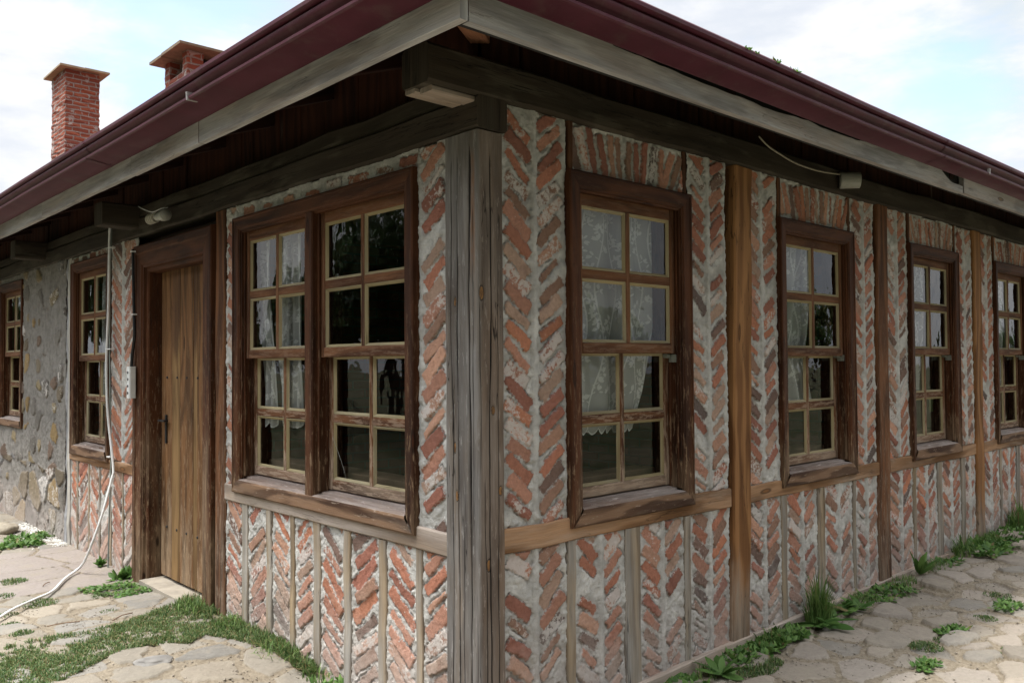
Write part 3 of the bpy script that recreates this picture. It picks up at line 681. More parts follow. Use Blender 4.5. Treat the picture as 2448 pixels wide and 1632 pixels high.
SILL=[(0,-.03),(0,.012),(.008,.020),(.060,.020),(.072,.014),(.072,-.02)]
def sash(wall,u0,u1,z0,z1,d0,d1,parent,top=.055,bot=.045,st=.038,nm=2,nr=2,railmid=None):
    mb=MB(); mu=.028; s=.002
    mb.wbeam(wall,u0,u0+st,z0,z1,d0,d1); mb.wbeam(wall,u1-st,u1,z0,z1,d0,d1)
    mb.wbeam(wall,u0+st,u1-st,z1-top,z1,d0,d1-s); mb.wbeam(wall,u0+st-.001,u1-st+.001,z0,z0+bot,d0,d1+s)
    gu0,gu1,gz0,gz1=u0+st,u1-st,z0+bot,z1-top
    uc=[gu0+(gu1-gu0)*(k+1)/nm for k in range(nm-1)]; zm=railmid if railmid else (gz0+gz1)/2
    for x in uc: mb.wbeam(wall,x-mu/2,x+mu/2,gz0,gz1,d0+.006,d1-.003,seg=.1,ch=.006)
    eu=[gu0]+[v for x in uc for v in (x-mu/2,x+mu/2)]+[gu1]
    for k in range(0,len(eu),2): mb.wbeam(wall,eu[k],eu[k+1],zm-.02,zm+.02,d0+.006,d1-.004,seg=.1,ch=.007)
    ez=[gz0,zm-.02,zm+.02,gz1]
    for i in range(0,len(eu),2):
        for j in (0,2):
            mb.sweep(wall,eu[i]-.0005,eu[i+1]+.0005,ez[j],ez[j+1],[(0,d1-.006),(.003,d1-.006),(.013,d1-.017)],m=1)
    o=mb.build('sash',[W_sash,W_putty],parent); g=glass(wall,gu0,gu1,gz0,gz1,d1-.0175,o if False else parent)
    return o
def window(wall,u0,u1,z0,z1,double=False,label=None,split=None,shift=0):
    H_=z1-z0; k=H_/1.46
    mb=MB(); mb.sweep(wall,u0,u1,z0,z1,CASE,sides='LTR')
    wn=mb.build('window',W_case,H)
    if label: wn['label']=label
    mb=MB()
    # sill: moulded front board, then the sloping tray
    fz=z0+.072*k; L=u1-u0
    S=[(z0,-.03,0),(z0,.010,0),(z0+.008,.017,.008),(z0+.060*k,.015,.060),(fz-.004,.008,.070),(fz,-.002,.076),(fz+.003,-.034,.080),(fz+.011,-.037,.08),(z0+.096*k,-.14,.08)]
    ou=random.uniform(0,30);acc=0
    for (za,da,ia),(zb,db,ib) in zip(S[:-1],S[1:]):
        st_=math.hypot(zb-za,db-da)
        mb.quad([WP(wall,u0+ia,da,za),WP(wall,u1-ia,da,za),WP(wall,u1-ib,db,zb),WP(wall,u0+ib,db,zb)],[(ou,acc),(ou+L,acc),(ou+L,acc+st_),(ou,acc+st_)]); acc+=st_
        mb.M[-1]=0 if zb<fz-.002 else 1
    mb.build('sill',[W_sfront,W_sill],wn)
    if double: m=split; ops=[(u0+.08,m-.045),(m+.045,u1-.08)]
    else: ops=[(u0+.08,u1-.08)]
    if double:
        mb=MB(); mb.wbeam(wall,m-.036,m+.036,z0+.06,z1-.075,-.14,.008,wob=.001,ch=.006); mb.wbeam(wall,m-.048,m+.048,z0+.08,z1-.078,-.155,-.030,wob=.0,ch=.003)
        mb.build('mullion',W_case,wn)
    for (a,b) in ops:
        # parting beads down each jamb
        mb=MB()
        for x0,x1 in ((a-.004,a+.010),(b-.010,b+.004)):
            mb.wbeam(wall,x0,x1,z0+.08*k,z0+.72*k,-.072,-.060,wob=.0005)
            mb.wbeam(wall,x0,x1,z0+.09*k,z1-.07,-.030,-.018,wob=.0005)
        mb.wbeam(wall,a,b,z1-.082,z1-.066,-.032,-.016,wob=.0005)
        mb.build('parting_bead',W_case,wn)
        sash(wall,a,b,z0+.708*k,z1-.078,-.060,-.032,wn,top=.052,bot=.046,railmid=z0+1.043*k)
        sash(wall,a,b,z0+.095*k,z0+.745*k,-.104,-.074,wn,top=.035,bot=.046,railmid=z0+.425*k)
    # inner lining and ledge
    mb=MB(); mb.wbeam(wall,u0+.07,u1-.07,z0+.05,z0+.165,-.30,-.17,wob=.001); mb.build('inner_ledge',simple('ledge_wood',(.30,.20,.13),.7,.2,8),wn)
    return wn
for i,((a,b),z0,z1) in enumerate(zip(WINR,(1.0,.991,.995,.995,.995),(2.455,2.442,2.456,2.458,2.456))):
    window('R',a,b,z0,z1)
window('L',.388,2.04,.985,2.458,True,'double window with four sashes',1.227)
window('L',4.08,4.985,.975,2.478)
window('L',6.50,7.42,1.09,2.475)
# brass catch brackets on right-hand windows
m_met=simple('dull_metal',(.32,.34,.30),.45,.2,60,.3,metal=.6); m_black=simple('black_iron',(.015,.014,.014),.5,.2,50)
for a,b in WINR:
    mb=MB(); mb.wbeam('R',b-.125,b-.095,1.685,1.703,-.074,-.050); mb.wbeam('R',b-.092,b-.062,1.665,1.702,-.066,-.026,ch=.002); mb.wbeam('R',b-.095,b-.092,1.665,1.70,-.060,-.022)
    mb.build('window_catch',m_met,H)
# ---- door
mb=MB(); mb.sweep('L',2.305,3.555,.05,2.463,[(0,-.04),(0,.012),(.010,.018),(.05,.018),(.06,.010),(.13,.006),(.135,-.002),(.150,-.002),(.155,-.02),(.175,-.022),(.182,-.03),(.185,-.14)],sides='LTR')
fr_=mb.build('door_frame',W_case,H); fr_['label']='dark wooden door frame with moulded casing'
mb=MB(); x0,x1=2.47,3.345; 
bounds=[3.345,3.271,3.16,3.028,2.822,2.756,2.67,2.56,2.47]; mats=[0,1,1,0,1,0,0,0]
bounds=[3.345,3.275,3.16,3.030,2.825,2.765,2.62,2.47]; mats=[0,0,1,0,1,0,0]
for i in range(len(bounds)-1):
    a,b=bounds[i+1],bounds[i]; mb.wbeam('L',a+.001,b-.001,.30,2.33,-.14,-.100+random.uniform(-.002,.003),ch=.003,wob=.0008,seg=.4,m=mats[i])
dr=mb.build('door',[W_door,W_doory],H); dr['label']='plank door with yellowish and brown boards'
mb=MB(); mb.wbeam('L',3.238,3.262,1.16,1.345,-.098,-.090,ch=.003,wob=0); mb.wbeam('L',3.20,3.30,1.300,1.312,-.088,-.058,ch=.003,wob=0); mb.build('handle',m_black,dr)
for zz in (1.587,.62):
    for yy in (3.242,3.074,2.919,2.753,2.60):
        bm=bmesh.new(); bmesh.ops.create_uvsphere(bm,u_segments=10,v_segments=6,radius=.009); me=bpy.data.meshes.new('stud'); bm.to_mesh(me); bm.free(); me.materials.append(m_black)
        o=bpy.data.objects.new('stud',me); COL.objects.link(o); o.parent=dr; o.matrix_parent_inverse=Matrix.Identity(4); o.location=(.100,yy,zz)
m_lime=simple('pale_limestone',(.30,.265,.215),.9,.2,9,.5)
bx('doorstep',-.035,.17,2.46,3.36,.10,.278,m_lime)

# ---- chimneys
m_cb,N,out=newmat('chimney_bricks')
tc=N.n('TexCoord').outputs['Object']; g=N.n('NewGeometry'); s3=N.n('SeparateXYZ',{0:tc}); nn=N.n('SeparateXYZ',{0:g.outputs['Normal']})
wn1=N.noise(tc,9,3,.5); wn2=N.noise(N.mapv(tc,(1,1,1),(7,7,7)),9,3,.5)
hc=N.math('ADD',N.math('MULTIPLY',N.math('SUBTRACT',wn1,.5),.05),N.math('ADD',s3.outputs[0],s3.outputs[1]))
v=N.n('CombineXYZ',{0:hc,1:N.math('ADD',s3.outputs[2],N.math('MULTIPLY',N.math('SUBTRACT',wn2,.5),.035)),2:0.0}).outputs[0]
bt=N.n('TexBrick',{'Vector':v,'Color1':(.34,.10,.055,1),'Color2':(.20,.062,.045,1),'Mortar':(.34,.30,.27,1),'Scale':1.0,'Brick Width':.215,'Row Height':.066,'Mortar Size':.010,'Mortar Smooth':.2,'Bias':-.1})
nb=N.noise(tc,45,5,.7); nc=N.noise(tc,6,4,.65)
c=N.mix(N.ramp(nb,.3,.7,.0,.45),bt.outputs[0],(.20,.065,.045)); c=N.mix(N.math('MULTIPLY',N.ramp(nc,.57,.63),.85),c,(.42,.37,.34))
principled(N,out,c,.92,N.math('ADD',N.math('MULTIPLY',bt.outputs[1],-1.0),N.math('MULTIPLY',nb,.5)),1.0,.012,spec=.15)
m_cap=simple('pale_cap_slab',(.36,.27,.17),.8,.15,14,.3); m_soot=simple('soot',(.012,.011,.011),.95)
def rough_box(name,x0,x1,y0,y1,z0,z1,mat,parent,amp=.008,seg=.066):
    bm=bmesh.new(); bmesh.ops.create_cube(bm,size=1)
    for v in bm.verts: v.co=Vector(((x0+x1)/2+v.co.x*(x1-x0),(y0+y1)/2+v.co.y*(y1-y0),(z0+z1)/2+v.co.z*(z1-z0)))
    me=bpy.data.meshes.new(name)
    n=max(1,int((z1-z0)/(seg/2)))
    bmesh.ops.subdivide_edges(bm,edges=[e for e in bm.edges if abs((e.verts[0].co-e.verts[1].co).z)>.5*(z1-z0)],cuts=n,use_grid_fill=True)
    bmesh.ops.subdivide_edges(bm,edges=[e for e in bm.edges if abs((e.verts[0].co-e.verts[1].co).z)<.001 and e.calc_length()>.3],cuts=3,use_grid_fill=True)
    for v in bm.verts: v.co+=Vector((random.uniform(-amp,amp),random.uniform(-amp,amp),random.uniform(-amp,amp)*.5))
    bmesh.ops.recalc_face_normals(bm,faces=bm.faces); bm.to_mesh(me); bm.free(); me.materials.append(mat)
    o=bpy.data.objects.new(name,me); COL.objects.link(o); o.parent=parent; o.matrix_parent_inverse=Matrix.Translation(-parent.location) if parent.type=='EMPTY' else Matrix.Identity(4); return o
def plate(name,x0,x1,y0,y1,z,t,tilt,mat,parent,cutx=None,cuty=None):
    mb=MB()
    if cutx: 
        a,b=(x0,cutx),(cutx+.004,x1)
        for i,(p,q) in enumerate((a,b)): mb.beam(((p+q)/2,y0,z+i*.006+tilt*i),((p+q)/2,y1,z+i*.006),q-p,t,up=(0,0,1),ch=.003,wob=0,seg=9)
    else:
        for i,(p,q) in enumerate(((y0,cuty),(cuty+.004,y1))): mb.beam((x0,(p+q)/2,z-i*.008),(x1,(p+q)/2,z-i*.006),q-p,t,up=(0,0,1),ch=.003,wob=0,seg=9)
    return mb.build(name,mat,parent)
c1=rough_box('chimney',1.623,2.10,11.276,11.98,3.3,6.07,m_cb,H); c1['label']='square brick chimney with a flat slab on top, farther left'
plate('chimney_cap',1.53,2.22,11.18,12.08,6.09,.030,0,m_cap,c1,cutx=1.86)
# second chimney, open smoke vents between the piers
px,py,pz=1.401,6.191,4.885
c2=rough_box('chimney',px,px+.78,py,py+.60,3.0,pz-.20,m_cb,H); c2['label']='low brick chimney with smoke vents under its slab'
for a,b,c_,d in ((px,px+.17,py,py+.12),(px,px+.14,py+.46,py+.60),(px+.61,px+.78,py,py+.12),(px+.61,px+.78,py+.46,py+.60)):
    rough_box('pier',a,b,c_,d,pz-.21,pz,m_cb,c2,.005)
rough_box('flue',px+.20,px+.60,py+.16,py+.44,pz-.22,pz-.01,m_soot,c2,.002)
plate('chimney_cap',px-.12,px+.95,py-.12,py+.72,pz+.020,.030,0,simple('sooty_cap_slab',(.21,.155,.10),.85,.2,14,.3),c2,cuty=py+.38)
# ================================================================ ground
def gz(x,y):
    x=np.asarray(x,float); y=np.asarray(y,float)
    R=.205+.016*np.clip(x,0,5)
    L=.235+.045*sstep(y,1.0,1.6)*(1-sstep(y,2.4,3.3))
    t=sstep(y,0.2,1.0)
    return R*(1-t)+L*t
def uneven(a,b,fa,fb,fine,coarse):
    l=[a];
    while l[-1]<b:
        x=l[-1]; l.append(x+(fine if fa<=x<fb else min(coarse,max(fine,.12*min(abs(x-fa),abs(x-fb))+fine))))
    l[-1]=b; return np.array(l)
TURF=[(-1.25,1.72),(-1.15,2.1),(-1.0,2.45),(-.8,2.47),(-.62,2.40),(-.4,2.46),(-.2,2.58),(-.02,2.66),(.02,2.5),(.02,1.2),(-.05,1.1),(-.06,1.285),(-.08,1.5),(-.13,1.75),(-.20,1.93),(-.31,1.86),(-.37,1.92),(-.5,1.97),(-.65,1.95),(-.8,1.84),(-1.0,1.7)]
def inpoly(X,Y,P):
    c=np.zeros(X.shape,bool); j=len(P)-1
    for i in range(len(P)):
        xi,yi=P[i];xj,yj=P[j]
        if yi!=yj: c^=((yi>Y)!=(yj>Y))&(X<(xj-xi)*(Y-yi)/(yj-yi)+xi)
        j=i
    return c
def paving(name,xs,ys,left,mat):
    X,Y=np.meshgrid(xs,ys); Z=gz(X,Y)
    wx=fbm(X,Y,5,3,3)*.11; wy=fbm(X,Y,5,4,3)*.11; wx2=fbm(X,Y,26,5,3)*.016; wy2=fbm(X,Y,26,6,3)*.016
    s=.25 if left else .20
    f1,f2,id_,px,py=voro((X+wx+wx2)*(1 if left else .82),Y+wy+wy2,s,11 if left else 23)
    e=(f2-f1)*.5; thr=.018*hsh(id_,3)+(.006 if left else .005)
    if left:
        slab=(X>-1.0)&(X<.1)&(Y>3.62+.35*0+fbm(X,X*0,3,9,2)*.12)&(Y<5.02)
        g1,g2,jd,qx,qy=voro(X*.55+.1+wx2*.6,Y*1.25+.12+wx2*.6,.62,77,.35); ee=(g2-g1)*.5
        e=np.where(slab,ee,e); thr=np.where(slab,.003,thr); id_=np.where(slab,jd,id_)
    t=sstep(e,thr,thr+.007)
    rnd=np.clip(e/.09,0,1)
    amp=(.012 if left else .015)*(.35+.8*hsh(id_,5))
    if left: amp=np.where(slab,.008,amp)
    tl=((X-px)*(hsh(id_,6)-.5)+(Y-py)*(hsh(id_,7)-.5))*.09
    if left: tl=np.where(slab,0,tl)
    h=t*(amp*(.55+.45*np.sqrt(rnd))+tl)+fbm(X,Y,12,31,4)*.010+fbm(X,Y,60,33,3)*(.0035+.003*(1-t))
    if left:
        far=sstep(-X,1.4,3.0)
    P=[(.285,.25,.20),(.265,.24,.20),(.305,.265,.21),(.245,.23,.205),(.28,.25,.205),(.26,.24,.21)]
    if not left: P=[(.27,.235,.19),(.25,.22,.18),(.30,.26,.21),(.23,.21,.18),(.27,.235,.195),(.29,.255,.215)]
    P=np.array(P)*(.84 if left else 1); c=P[(hsh(id_,1)*len(P)).astype(int)%len(P)]*(.85+.3*hsh(id_,2))[...,None]
    if left: c=np.where(slab[...,None],np.array([.275,.24,.215])*(.92+.14*hsh(id_,2))[...,None],c)
    Z=Z+h
    rgba=np.concatenate([c,np.ones(c.shape[:2]+(1,))],-1)
    o=meshobj(name,np.stack([X,Y,Z],-1).reshape(-1,3),grid_faces(len(xs),len(ys)),mat,None,attrs={'bc':('FLOAT_COLOR',rgba.reshape(-1,4)),'stone':('FLOAT',t),'edge':('FLOAT',e-thr)},smooth=True)
    tag(o,kind='structure'); return o
m_pv,N,out=newmat('flagstones_and_soil')
pos=N.n('NewGeometry').outputs['Position']
bc=N.n('Attribute',None,attribute_name='bc').outputs['Color']; t_=N.n('Attribute',None,attribute_name='stone').outputs['Fac']
n1=N.noise(pos,7,5,.6); n2=N.noise(pos,45,6,.7); n3=N.noise(pos,230,3,.7); n4=N.noise(N.mapv(pos,(1,1,1),(3,3,3)),2.2,5,.6)
k=N.math('ADD',.72,N.math('MULTIPLY',n2,.56)); kc=N.n('CombineColor',{0:k,1:k,2:k}).outputs[0]
c=N.mix(1.0,bc,kc,'MULTIPLY'); c=N.mix(N.ramp(n1,.45,.7,0.0,.45),c,(.29,.255,.20))
c=N.mix(N.math('MULTIPLY',N.ramp(n3,.60,.72),.55),c,(.15,.13,.10))
soil=N.mix(N.ramp(n2,.35,.65),(.175,.145,.105),(.26,.22,.165)); soil=N.mix(N.ramp(n3,.6,.7,0.0,.5),soil,(.40,.35,.27))
e=N.math('ADD',t_,N.math('ADD',N.math('MULTIPLY',N.math('SUBTRACT',n2,.5),1.1),N.math('MULTIPLY',N.math('SUBTRACT',n4,.5),.9)))
dusty=N.ramp(e,.25,.62,1.0,0.0)
c=N.mix(dusty,c,soil)
principled(N,out,c,.95,N.math('ADD',N.math('MULTIPLY',n2,.8),N.math('MULTIPLY',n3,.5)),.7,.006,spec=.12)
xs=uneven(-2.2,11,.85,6.0,.0072,.06); ys=uneven(-2.2,.14,-1.35,.14,.0072,.08)
paving('paving',xs,ys,False,m_pv)
xs=uneven(-2.2,.14,-1.25,.14,.0072,.08); ys=uneven(.14,14.5,.85,5.9,.0078,.06)
paving('paving',xs,ys,True,m_pv)
# far ground
m_gd,N,out=newmat('meadow_ground')
pos=N.n('NewGeometry').outputs['Position']; n1=N.noise(pos,.6,5,.6); n2=N.noise(pos,9,5,.7)
c=N.mix(N.ramp(n1,.35,.65),(.045,.055,.026),(.10,.088,.058)); c=N.mix(N.ramp(n2,.4,.7,0.0,.4),c,(.045,.052,.028)); principled(N,out,c,.95,n2,.6,.03,spec=.1)
m=40; xx=np.concatenate([-np.geomspace(1,200,m)[::-1],[0],np.geomspace(1,200,m)]); X,Y=np.meshgrid(xx+1,xx+2)
Zg=.10+fbm(X,Y,.12,2,3)*.25*sstep(np.hypot(X,Y),10,25)
o=meshobj('ground',np.stack([X,Y,Zg],-1).reshape(-1,3),grid_faces(len(xx),len(xx)),m_gd,smooth=True); tag(o,kind='structure')

# ================================================================ greenery
def leafmat(name,a,b,tr=.35):
    m,N,out=newmat(name); pos=N.n('NewGeometry').outputs['Position']; r=N.n('NewGeometry').outputs['Random Per Island']
    n=N.noise(pos,30,3,.6); f=N.math('ADD',N.math('MULTIPLY',r,.7),N.math('MULTIPLY',n,.3))
    c=N.mix(N.ramp(f,.15,.85),a,b); c=N.mix(N.ramp(r,.90,.93),c,(.24,.20,.09))
    p=N.n('BsdfPrincipled',{'Base Color':c,'Roughness':.55,'Specular IOR Level':.3}); t=N.n('BsdfTranslucent',{'Color':c})
    N.link(N.n('MixShader',{0:tr,1:p.outputs[0],2:t.outputs[0]}).outputs[0],out.inputs[0]); return m
M_turf=leafmat('turf_blades',(.058,.115,.036),(.175,.24,.085))
M_grass=leafmat('long_grass_blades',(.08,.16,.038),(.23,.33,.10))
M_weed=leafmat('weed_leaves',(.060,.135,.030),(.16,.28,.07))
M_dry=leafmat('dry_grass',(.30,.22,.12),(.42,.33,.19))
def blades(name,pts,hs,mat,wd=.0028,lean=.6,parent=None):
    """pts (n,3)"""
    n=len(pts); pts=np.asarray(pts); hs=np.asarray(hs); an=RS.uniform(0,2*np.pi,n); ln=RS.uniform(.05,lean,n)*hs; w_=wd*RS.uniform(.6,1.3,n)
    dx,dy=np.cos(an),np.sin(an); sx,sy=-dy,dx; V=np.zeros((n,7,3))
    tw=RS.uniform(-1,1,n)
    for i,(f,ww) in enumerate(((0,1),(.4,.9),(.75,.6))):
        cx_=pts[:,0]+dx*ln*f**1.8; cy=pts[:,1]+dy*ln*f**1.8; cz=pts[:,2]+hs*(f-.25*f*f*ln/hs)
        V[:,i*2]=np.stack([cx_-sx*w_*ww,cy-sy*w_*ww,cz],1); V[:,i*2+1]=np.stack([cx_+sx*w_*ww,cy+sy*w_*ww,cz],1)
    V[:,6]=np.stack([pts[:,0]+dx*ln,pts[:,1]+dy*ln,pts[:,2]+hs*(1-.25*ln/hs)-ln*.15],1)
    b=(np.arange(n)*7)[:,None]; F=np.concatenate([b+np.array([[0,1,3,2]]),b+np.array([[2,3,5,4]]),b+np.array([[4,5,6,6]])],0)
    Vf=V.reshape(-1,3); Fl=[tuple(r) for r in F[:2*n]]+[tuple(r[:3]) for r in F[2*n:]]
    return meshobj(name,Vf,Fl,mat,parent,smooth=True)
def samp(poly,n):
    P=np.array(poly); lo=P.min(0);hi=P.max(0); X=RS.uniform(lo[0],hi[0],n*3);Y=RS.uniform(lo[1],hi[1],n*3); m=inpoly(X,Y,poly); return X[m][:n],Y[m][:n]
# turf band
X,Y=samp(TURF,52000); dn=fbm(X,Y,7,61,4)+.5*fbm(X,Y,30,62,2)+.06+.12*(X>-.25); m=dn>RS.uniform(-.12,.16,len(X)); X,Y=X[m],Y[m]
nearw=np.exp(-((X+.0)/.10)**2)*(Y>1.0)
hh_=(.010+.020*RS.rand(len(X))**2)+nearw*.06*RS.rand(len(X))**1.5
o=blades('turf',np.stack([X,Y,gz(X,Y)+.002],1),hh_,M_turf,.0024,1.1); tag(o,'low green turf spreading over the stones in front of the door','grass',kind='stuff')
# dry thatch between the blades
m=RS.rand(len(X))<.16
o=blades('dry_grass',np.stack([X,Y,gz(X,Y)+.004],1)[m],hh_[m]*.8,M_dry,.0016,2.5); tag(o,'dry straw stems lying in the green turf','grass',kind='stuff')
# sparse sprouts in the joints
def sprouts(name,cx_,cy,r,n,h,label,mat=M_turf,wd=.0024,sq=1.0,lean=1.1,group=None,cat='grass'):
    rr=r*np.sqrt(RS.rand(n)); a=RS.uniform(0,6.283,n); X=cx_+rr*np.cos(a); Y=cy+rr*np.sin(a)*sq; k=fbm(X,Y,22,int(cx_*1000)&255,2)+.5>RS.rand(n)*.9; X,Y=X[k],Y[k]; R2=np.hypot(X-cx_,(Y-cy)/sq)/r
    hs=h*(1-.6*R2)*RS.uniform(.5,1,len(X))
    z=float(gz(cx_,cy))+.004
    o=blades(name,np.stack([X-cx_,Y-cy,0*X],1),hs,mat,wd,lean); o.location=(cx_,cy,z); return tag(o,label,cat,group)
def leafplant(name,x,y,n,L,Wd,label,el=(20,70),mat=M_weed,stem=.02,zoff=0.0,cat='weed',group=None,seg=5,curl=.5,lobes=0.0,spread=0.0):
    V=[];F=[]
    for i in range(n):
        a=random.uniform(0,6.283); e=math.radians(random.uniform(*el)); l=L*random.uniform(.55,1.1); w_=Wd*random.uniform(.7,1.15)
        bx_,by=random.uniform(-spread,spread),random.uniform(-spread*.5,spread*.5)
        p=Vector((bx_,by,0)); d=Vector((math.cos(a)*math.cos(e),math.sin(a)*math.cos(e),math.sin(e))); s=Vector((-math.sin(a),math.cos(a),0)); b=len(V)
        tw=random.uniform(-.6,.6)
        for k in range(seg+1):
            f=k/seg; ww=w_*math.sin(math.pi*min(1,(f*.92+.06)))**.7*(.25 if k==0 else 1)*(1+lobes*math.sin(f*22+i)); dd=(d-Vector((0,0,1))*curl*f*1.2).normalized()
            if k: p=p+dd*(l/seg)
            up=s.cross(dd); sv=(s*math.cos(tw)+up*math.sin(tw))
            V+=[p-sv*ww+up*ww*.35,p,p+sv*ww+up*ww*.35]
        for k in range(seg):
            q=b+k*3; F+=[(q,q+1,q+4,q+3),(q+1,q+2,q+5,q+4)]
    zmin=min(v.z for v in V); V=[v-Vector((0,0,min(0,zmin))) for v in V]
    o=meshobj(name,V,F,mat,None,smooth=True); o.location=(x,y,float(gz(x,y))+zoff+.004); return tag(o,label,cat,group)
# left side plants
leafplant('leafy_weed',-.055,3.62,26,.105,.020,'leafy green weed growing against the foot of the door frame',(30,80),lobes=.25,spread=.05)
leafplant('leafy_weed',-.05,4.10,12,.09,.018,'small leafy sprig at the foot of the brick wall beside the hanging cable',(30,80),lobes=.2,spread=.02)
leafplant('creeping_weed',-.10,3.20,260,.035,.010,'grey green creeping weed mat beside the doorstep',(5,60),spread=.15,seg=2)
leafplant('creeping_weed',-.20,3.42,300,.034,.010,'bright green creeping weed mat on the slab edge',(5,60),spread=.15,seg=2)
leafplant('creeping_weed',-.34,5.27,300,.055,.016,'low dark weed patch below the rubble stone wall',(5,70),spread=.20,seg=2)
leafplant('creeping_weed',-.18,5.50,180,.055,.016,'sparse green weed among white lime rubble',(5,75),spread=.16,seg=2)
for i,(x,y,r,n_,h,lb) in enumerate([(-.61,4.04,.09,600,.05,'grass tuft on the pale slab near the left edge'),(-.74,3.68,.07,400,.04,'small grass tuft at the slab corner by the left edge'),(-.62,3.36,.11,700,.035,'flat grass tuft the white cable lies across'),(-.82,3.215,.06,300,.03,'tiny grass tuft below the white cable'),(-.86,2.95,.05,240,.025,'sparse grass tuft on the bare stones left of the turf'),(-.87,2.66,.06,300,.03,'grass tuft just above the turf at the left'),(-.40,2.80,.05,120,.02,'few short blades between flagstones in front of the door'),(-.30,3.28,.06,400,.03,'grass strip along the pale slab joint')]):
    sprouts('grass_tuft',x,y,r,n_,h,lb)
sprouts('long_grass_clump',-.035,2.42,.12,420,.13,'long grass clump at the post right of the door',M_grass,.0026,sq=1.3,lean=.9)
sprouts('dry_stalks',-.02,2.52,.05,50,.30,'dry straw coloured stalks by the doorstep',M_dry,.0012,lean=.7)
sprouts('long_grass_clump',-.03,1.95,.10,420,.10,'long grass under the second lath bay from the door',M_grass,.0026,sq=1.5,lean=1.0)
sprouts('long_grass_clump',-.06,1.45,.10,160,.13,'spreading thin grass blades at the lower brick wall',M_grass,.0022,sq=1.6,lean=1.8)
sprouts('long_grass_clump',-.02,1.12,.07,200,.10,'short green grass near the corner on the left wall',M_grass,.0026,sq=1.6,lean=.8)
leafplant('leafy_weed',-.05,.98,60,.05,.010,'small leafy weed below the brick bays near the corner',(20,80),spread=.1,seg=3)
# right side plants
leafplant('clover_patch',1.02,-.07,252,.045,.014,'dense bright weed patch at the bottom edge right of the corner',(10,75),spread=.18,seg=2)
leafplant('leafy_weed',1.33,-.13,14,.13,.024,'rosette of broad dark leaves in the weed strip',(15,60))
sprouts('grass_tuft',1.55,-.20,.16,1500,.05,'mixed grass patch on the path edge near the orange post',M_turf,sq=.5)
leafplant('clover_patch',1.66,-.07,312,.045,.013,'round leaved green weeds at the foot of the orange post',(10,80),spread=.17,seg=2)
leafplant('clover_patch',1.98,-.075,312,.05,.014,'green leafy weeds between orange post and tall grass',(10,80),spread=.16,seg=2)
sprouts('long_grass_clump',2.33,-.085,.075,420,.42,'tall green grass clump standing against the right wall',M_grass,.0036,sq=.8,lean=.55)
leafplant('leafy_weed',2.30,-.13,30,.14,.022,'broad leaved weed under the tall grass clump',(10,50),spread=.08)
leafplant('leafy_weed',2.66,-.10,34,.11,.018,'low leafy weed right of the tall grass clump',(10,60),spread=.09)
leafplant('clover_patch',3.12,-.11,252,.045,.014,'weed mat at the foot of the dark brown post',(10,70),spread=.22,seg=2)
leafplant('leafy_weed',3.72,-.06,7,.17,.020,'single upright broad leaved weed with one tall leaf',(50,85))
leafplant('clover_patch',4.12,-.10,72,.06,.014,'small weeds past the third lath of the middle bay',(10,70),spread=.12,seg=2)
sprouts('long_grass_clump',4.45,-.07,.10,220,.28,'second clump of tall grass farther along the wall',M_grass,.0036,sq=.6,lean=.9)
leafplant('clover_patch',4.70,-.14,300,.07,.017,'wide bushy weed patch under the third window',(10,75),spread=.28,seg=2)
leafplant('clover_patch',5.30,-.12,300,.07,.017,'weed patch beyond the second orange post',(10,75),spread=.28,seg=2)
sprouts('long_grass_clump',5.72,-.05,.14,420,.38,'dense tall grass clump at the right edge of the view',M_grass,.0045,sq=.7,lean=.6)
sprouts('grass_tuft',5.35,-.28,.16,900,.05,'flat grass patch on the path at the far right',M_turf,sq=.6)
leafplant('clover_patch',2.68,-.64,180,.035,.009,'round dark weed cushion in the middle of the path',(10,70),spread=.10,seg=2)
sprouts('grass_tuft',2.36,-.63,.085,800,.035,'grass cushion left of the dark weed cushion on the path',M_turf)
sprouts('grass_tuft',2.52,-.665,.06,420,.03,'small grass tuft between two weed cushions on the path',M_turf)
leafplant('clover_patch',2.09,-.735,132,.035,.010,'nearest weed cushion on the path',(10,70),spread=.075,seg=2)
leafplant('clover_patch',3.33,-.70,156,.035,.010,'crescent of green weed around a flagstone',(10,70),spread=.12,seg=2)
sprouts('grass_tuft',3.04,-.68,.06,380,.03,'short grass strip in a joint right of the cushion',M_turf)
sprouts('grass_tuft',3.55,-.58,.08,380,.03,'moss like grass on the path edge toward the right',M_turf)
sprouts('grass_tuft',2.60,-.93,.09,180,.022,'sparse blades in the sunlit path joints',M_turf,sq=.4)
for x,n_,h,lb in ((1.30,120,.10,'wispy grass blades before the orange post'),(1.88,160,.14,'wispy grass just right of the orange post'),(2.85,160,.13,'thin grass between tall clump and brown post'),(3.42,140,.10,'fine grass at the right side of the brown post'),(3.95,150,.12,'fine grass in front of the plinth board, middle of the third bay'),(4.95,240,.18,'taller wispy grass before the second orange post')):
    sprouts('grass_tuft',x,-.07,.16,int(n_*1.8),h,lb,M_grass,.0022,sq=.45,lean=1.2)
# sprigs in the gutter
for x,h_,lb in ((.925,.036,'first green sprig sprouting above the gutter'),(.985,.020,'tiny low sprig just right of the first gutter sprig'),(1.145,.052,'tallest green sprig sprouting above the gutter'),(1.30,.040,'last green sprig on the gutter before bare tiles')):
    o=leafplant('gutter_sprig',x,-.57,34,h_*.6,.006,lb,(20,89),spread=.022,seg=2); o.location=(x,-.56,2.888); o.scale=(.9,.9,1.0)

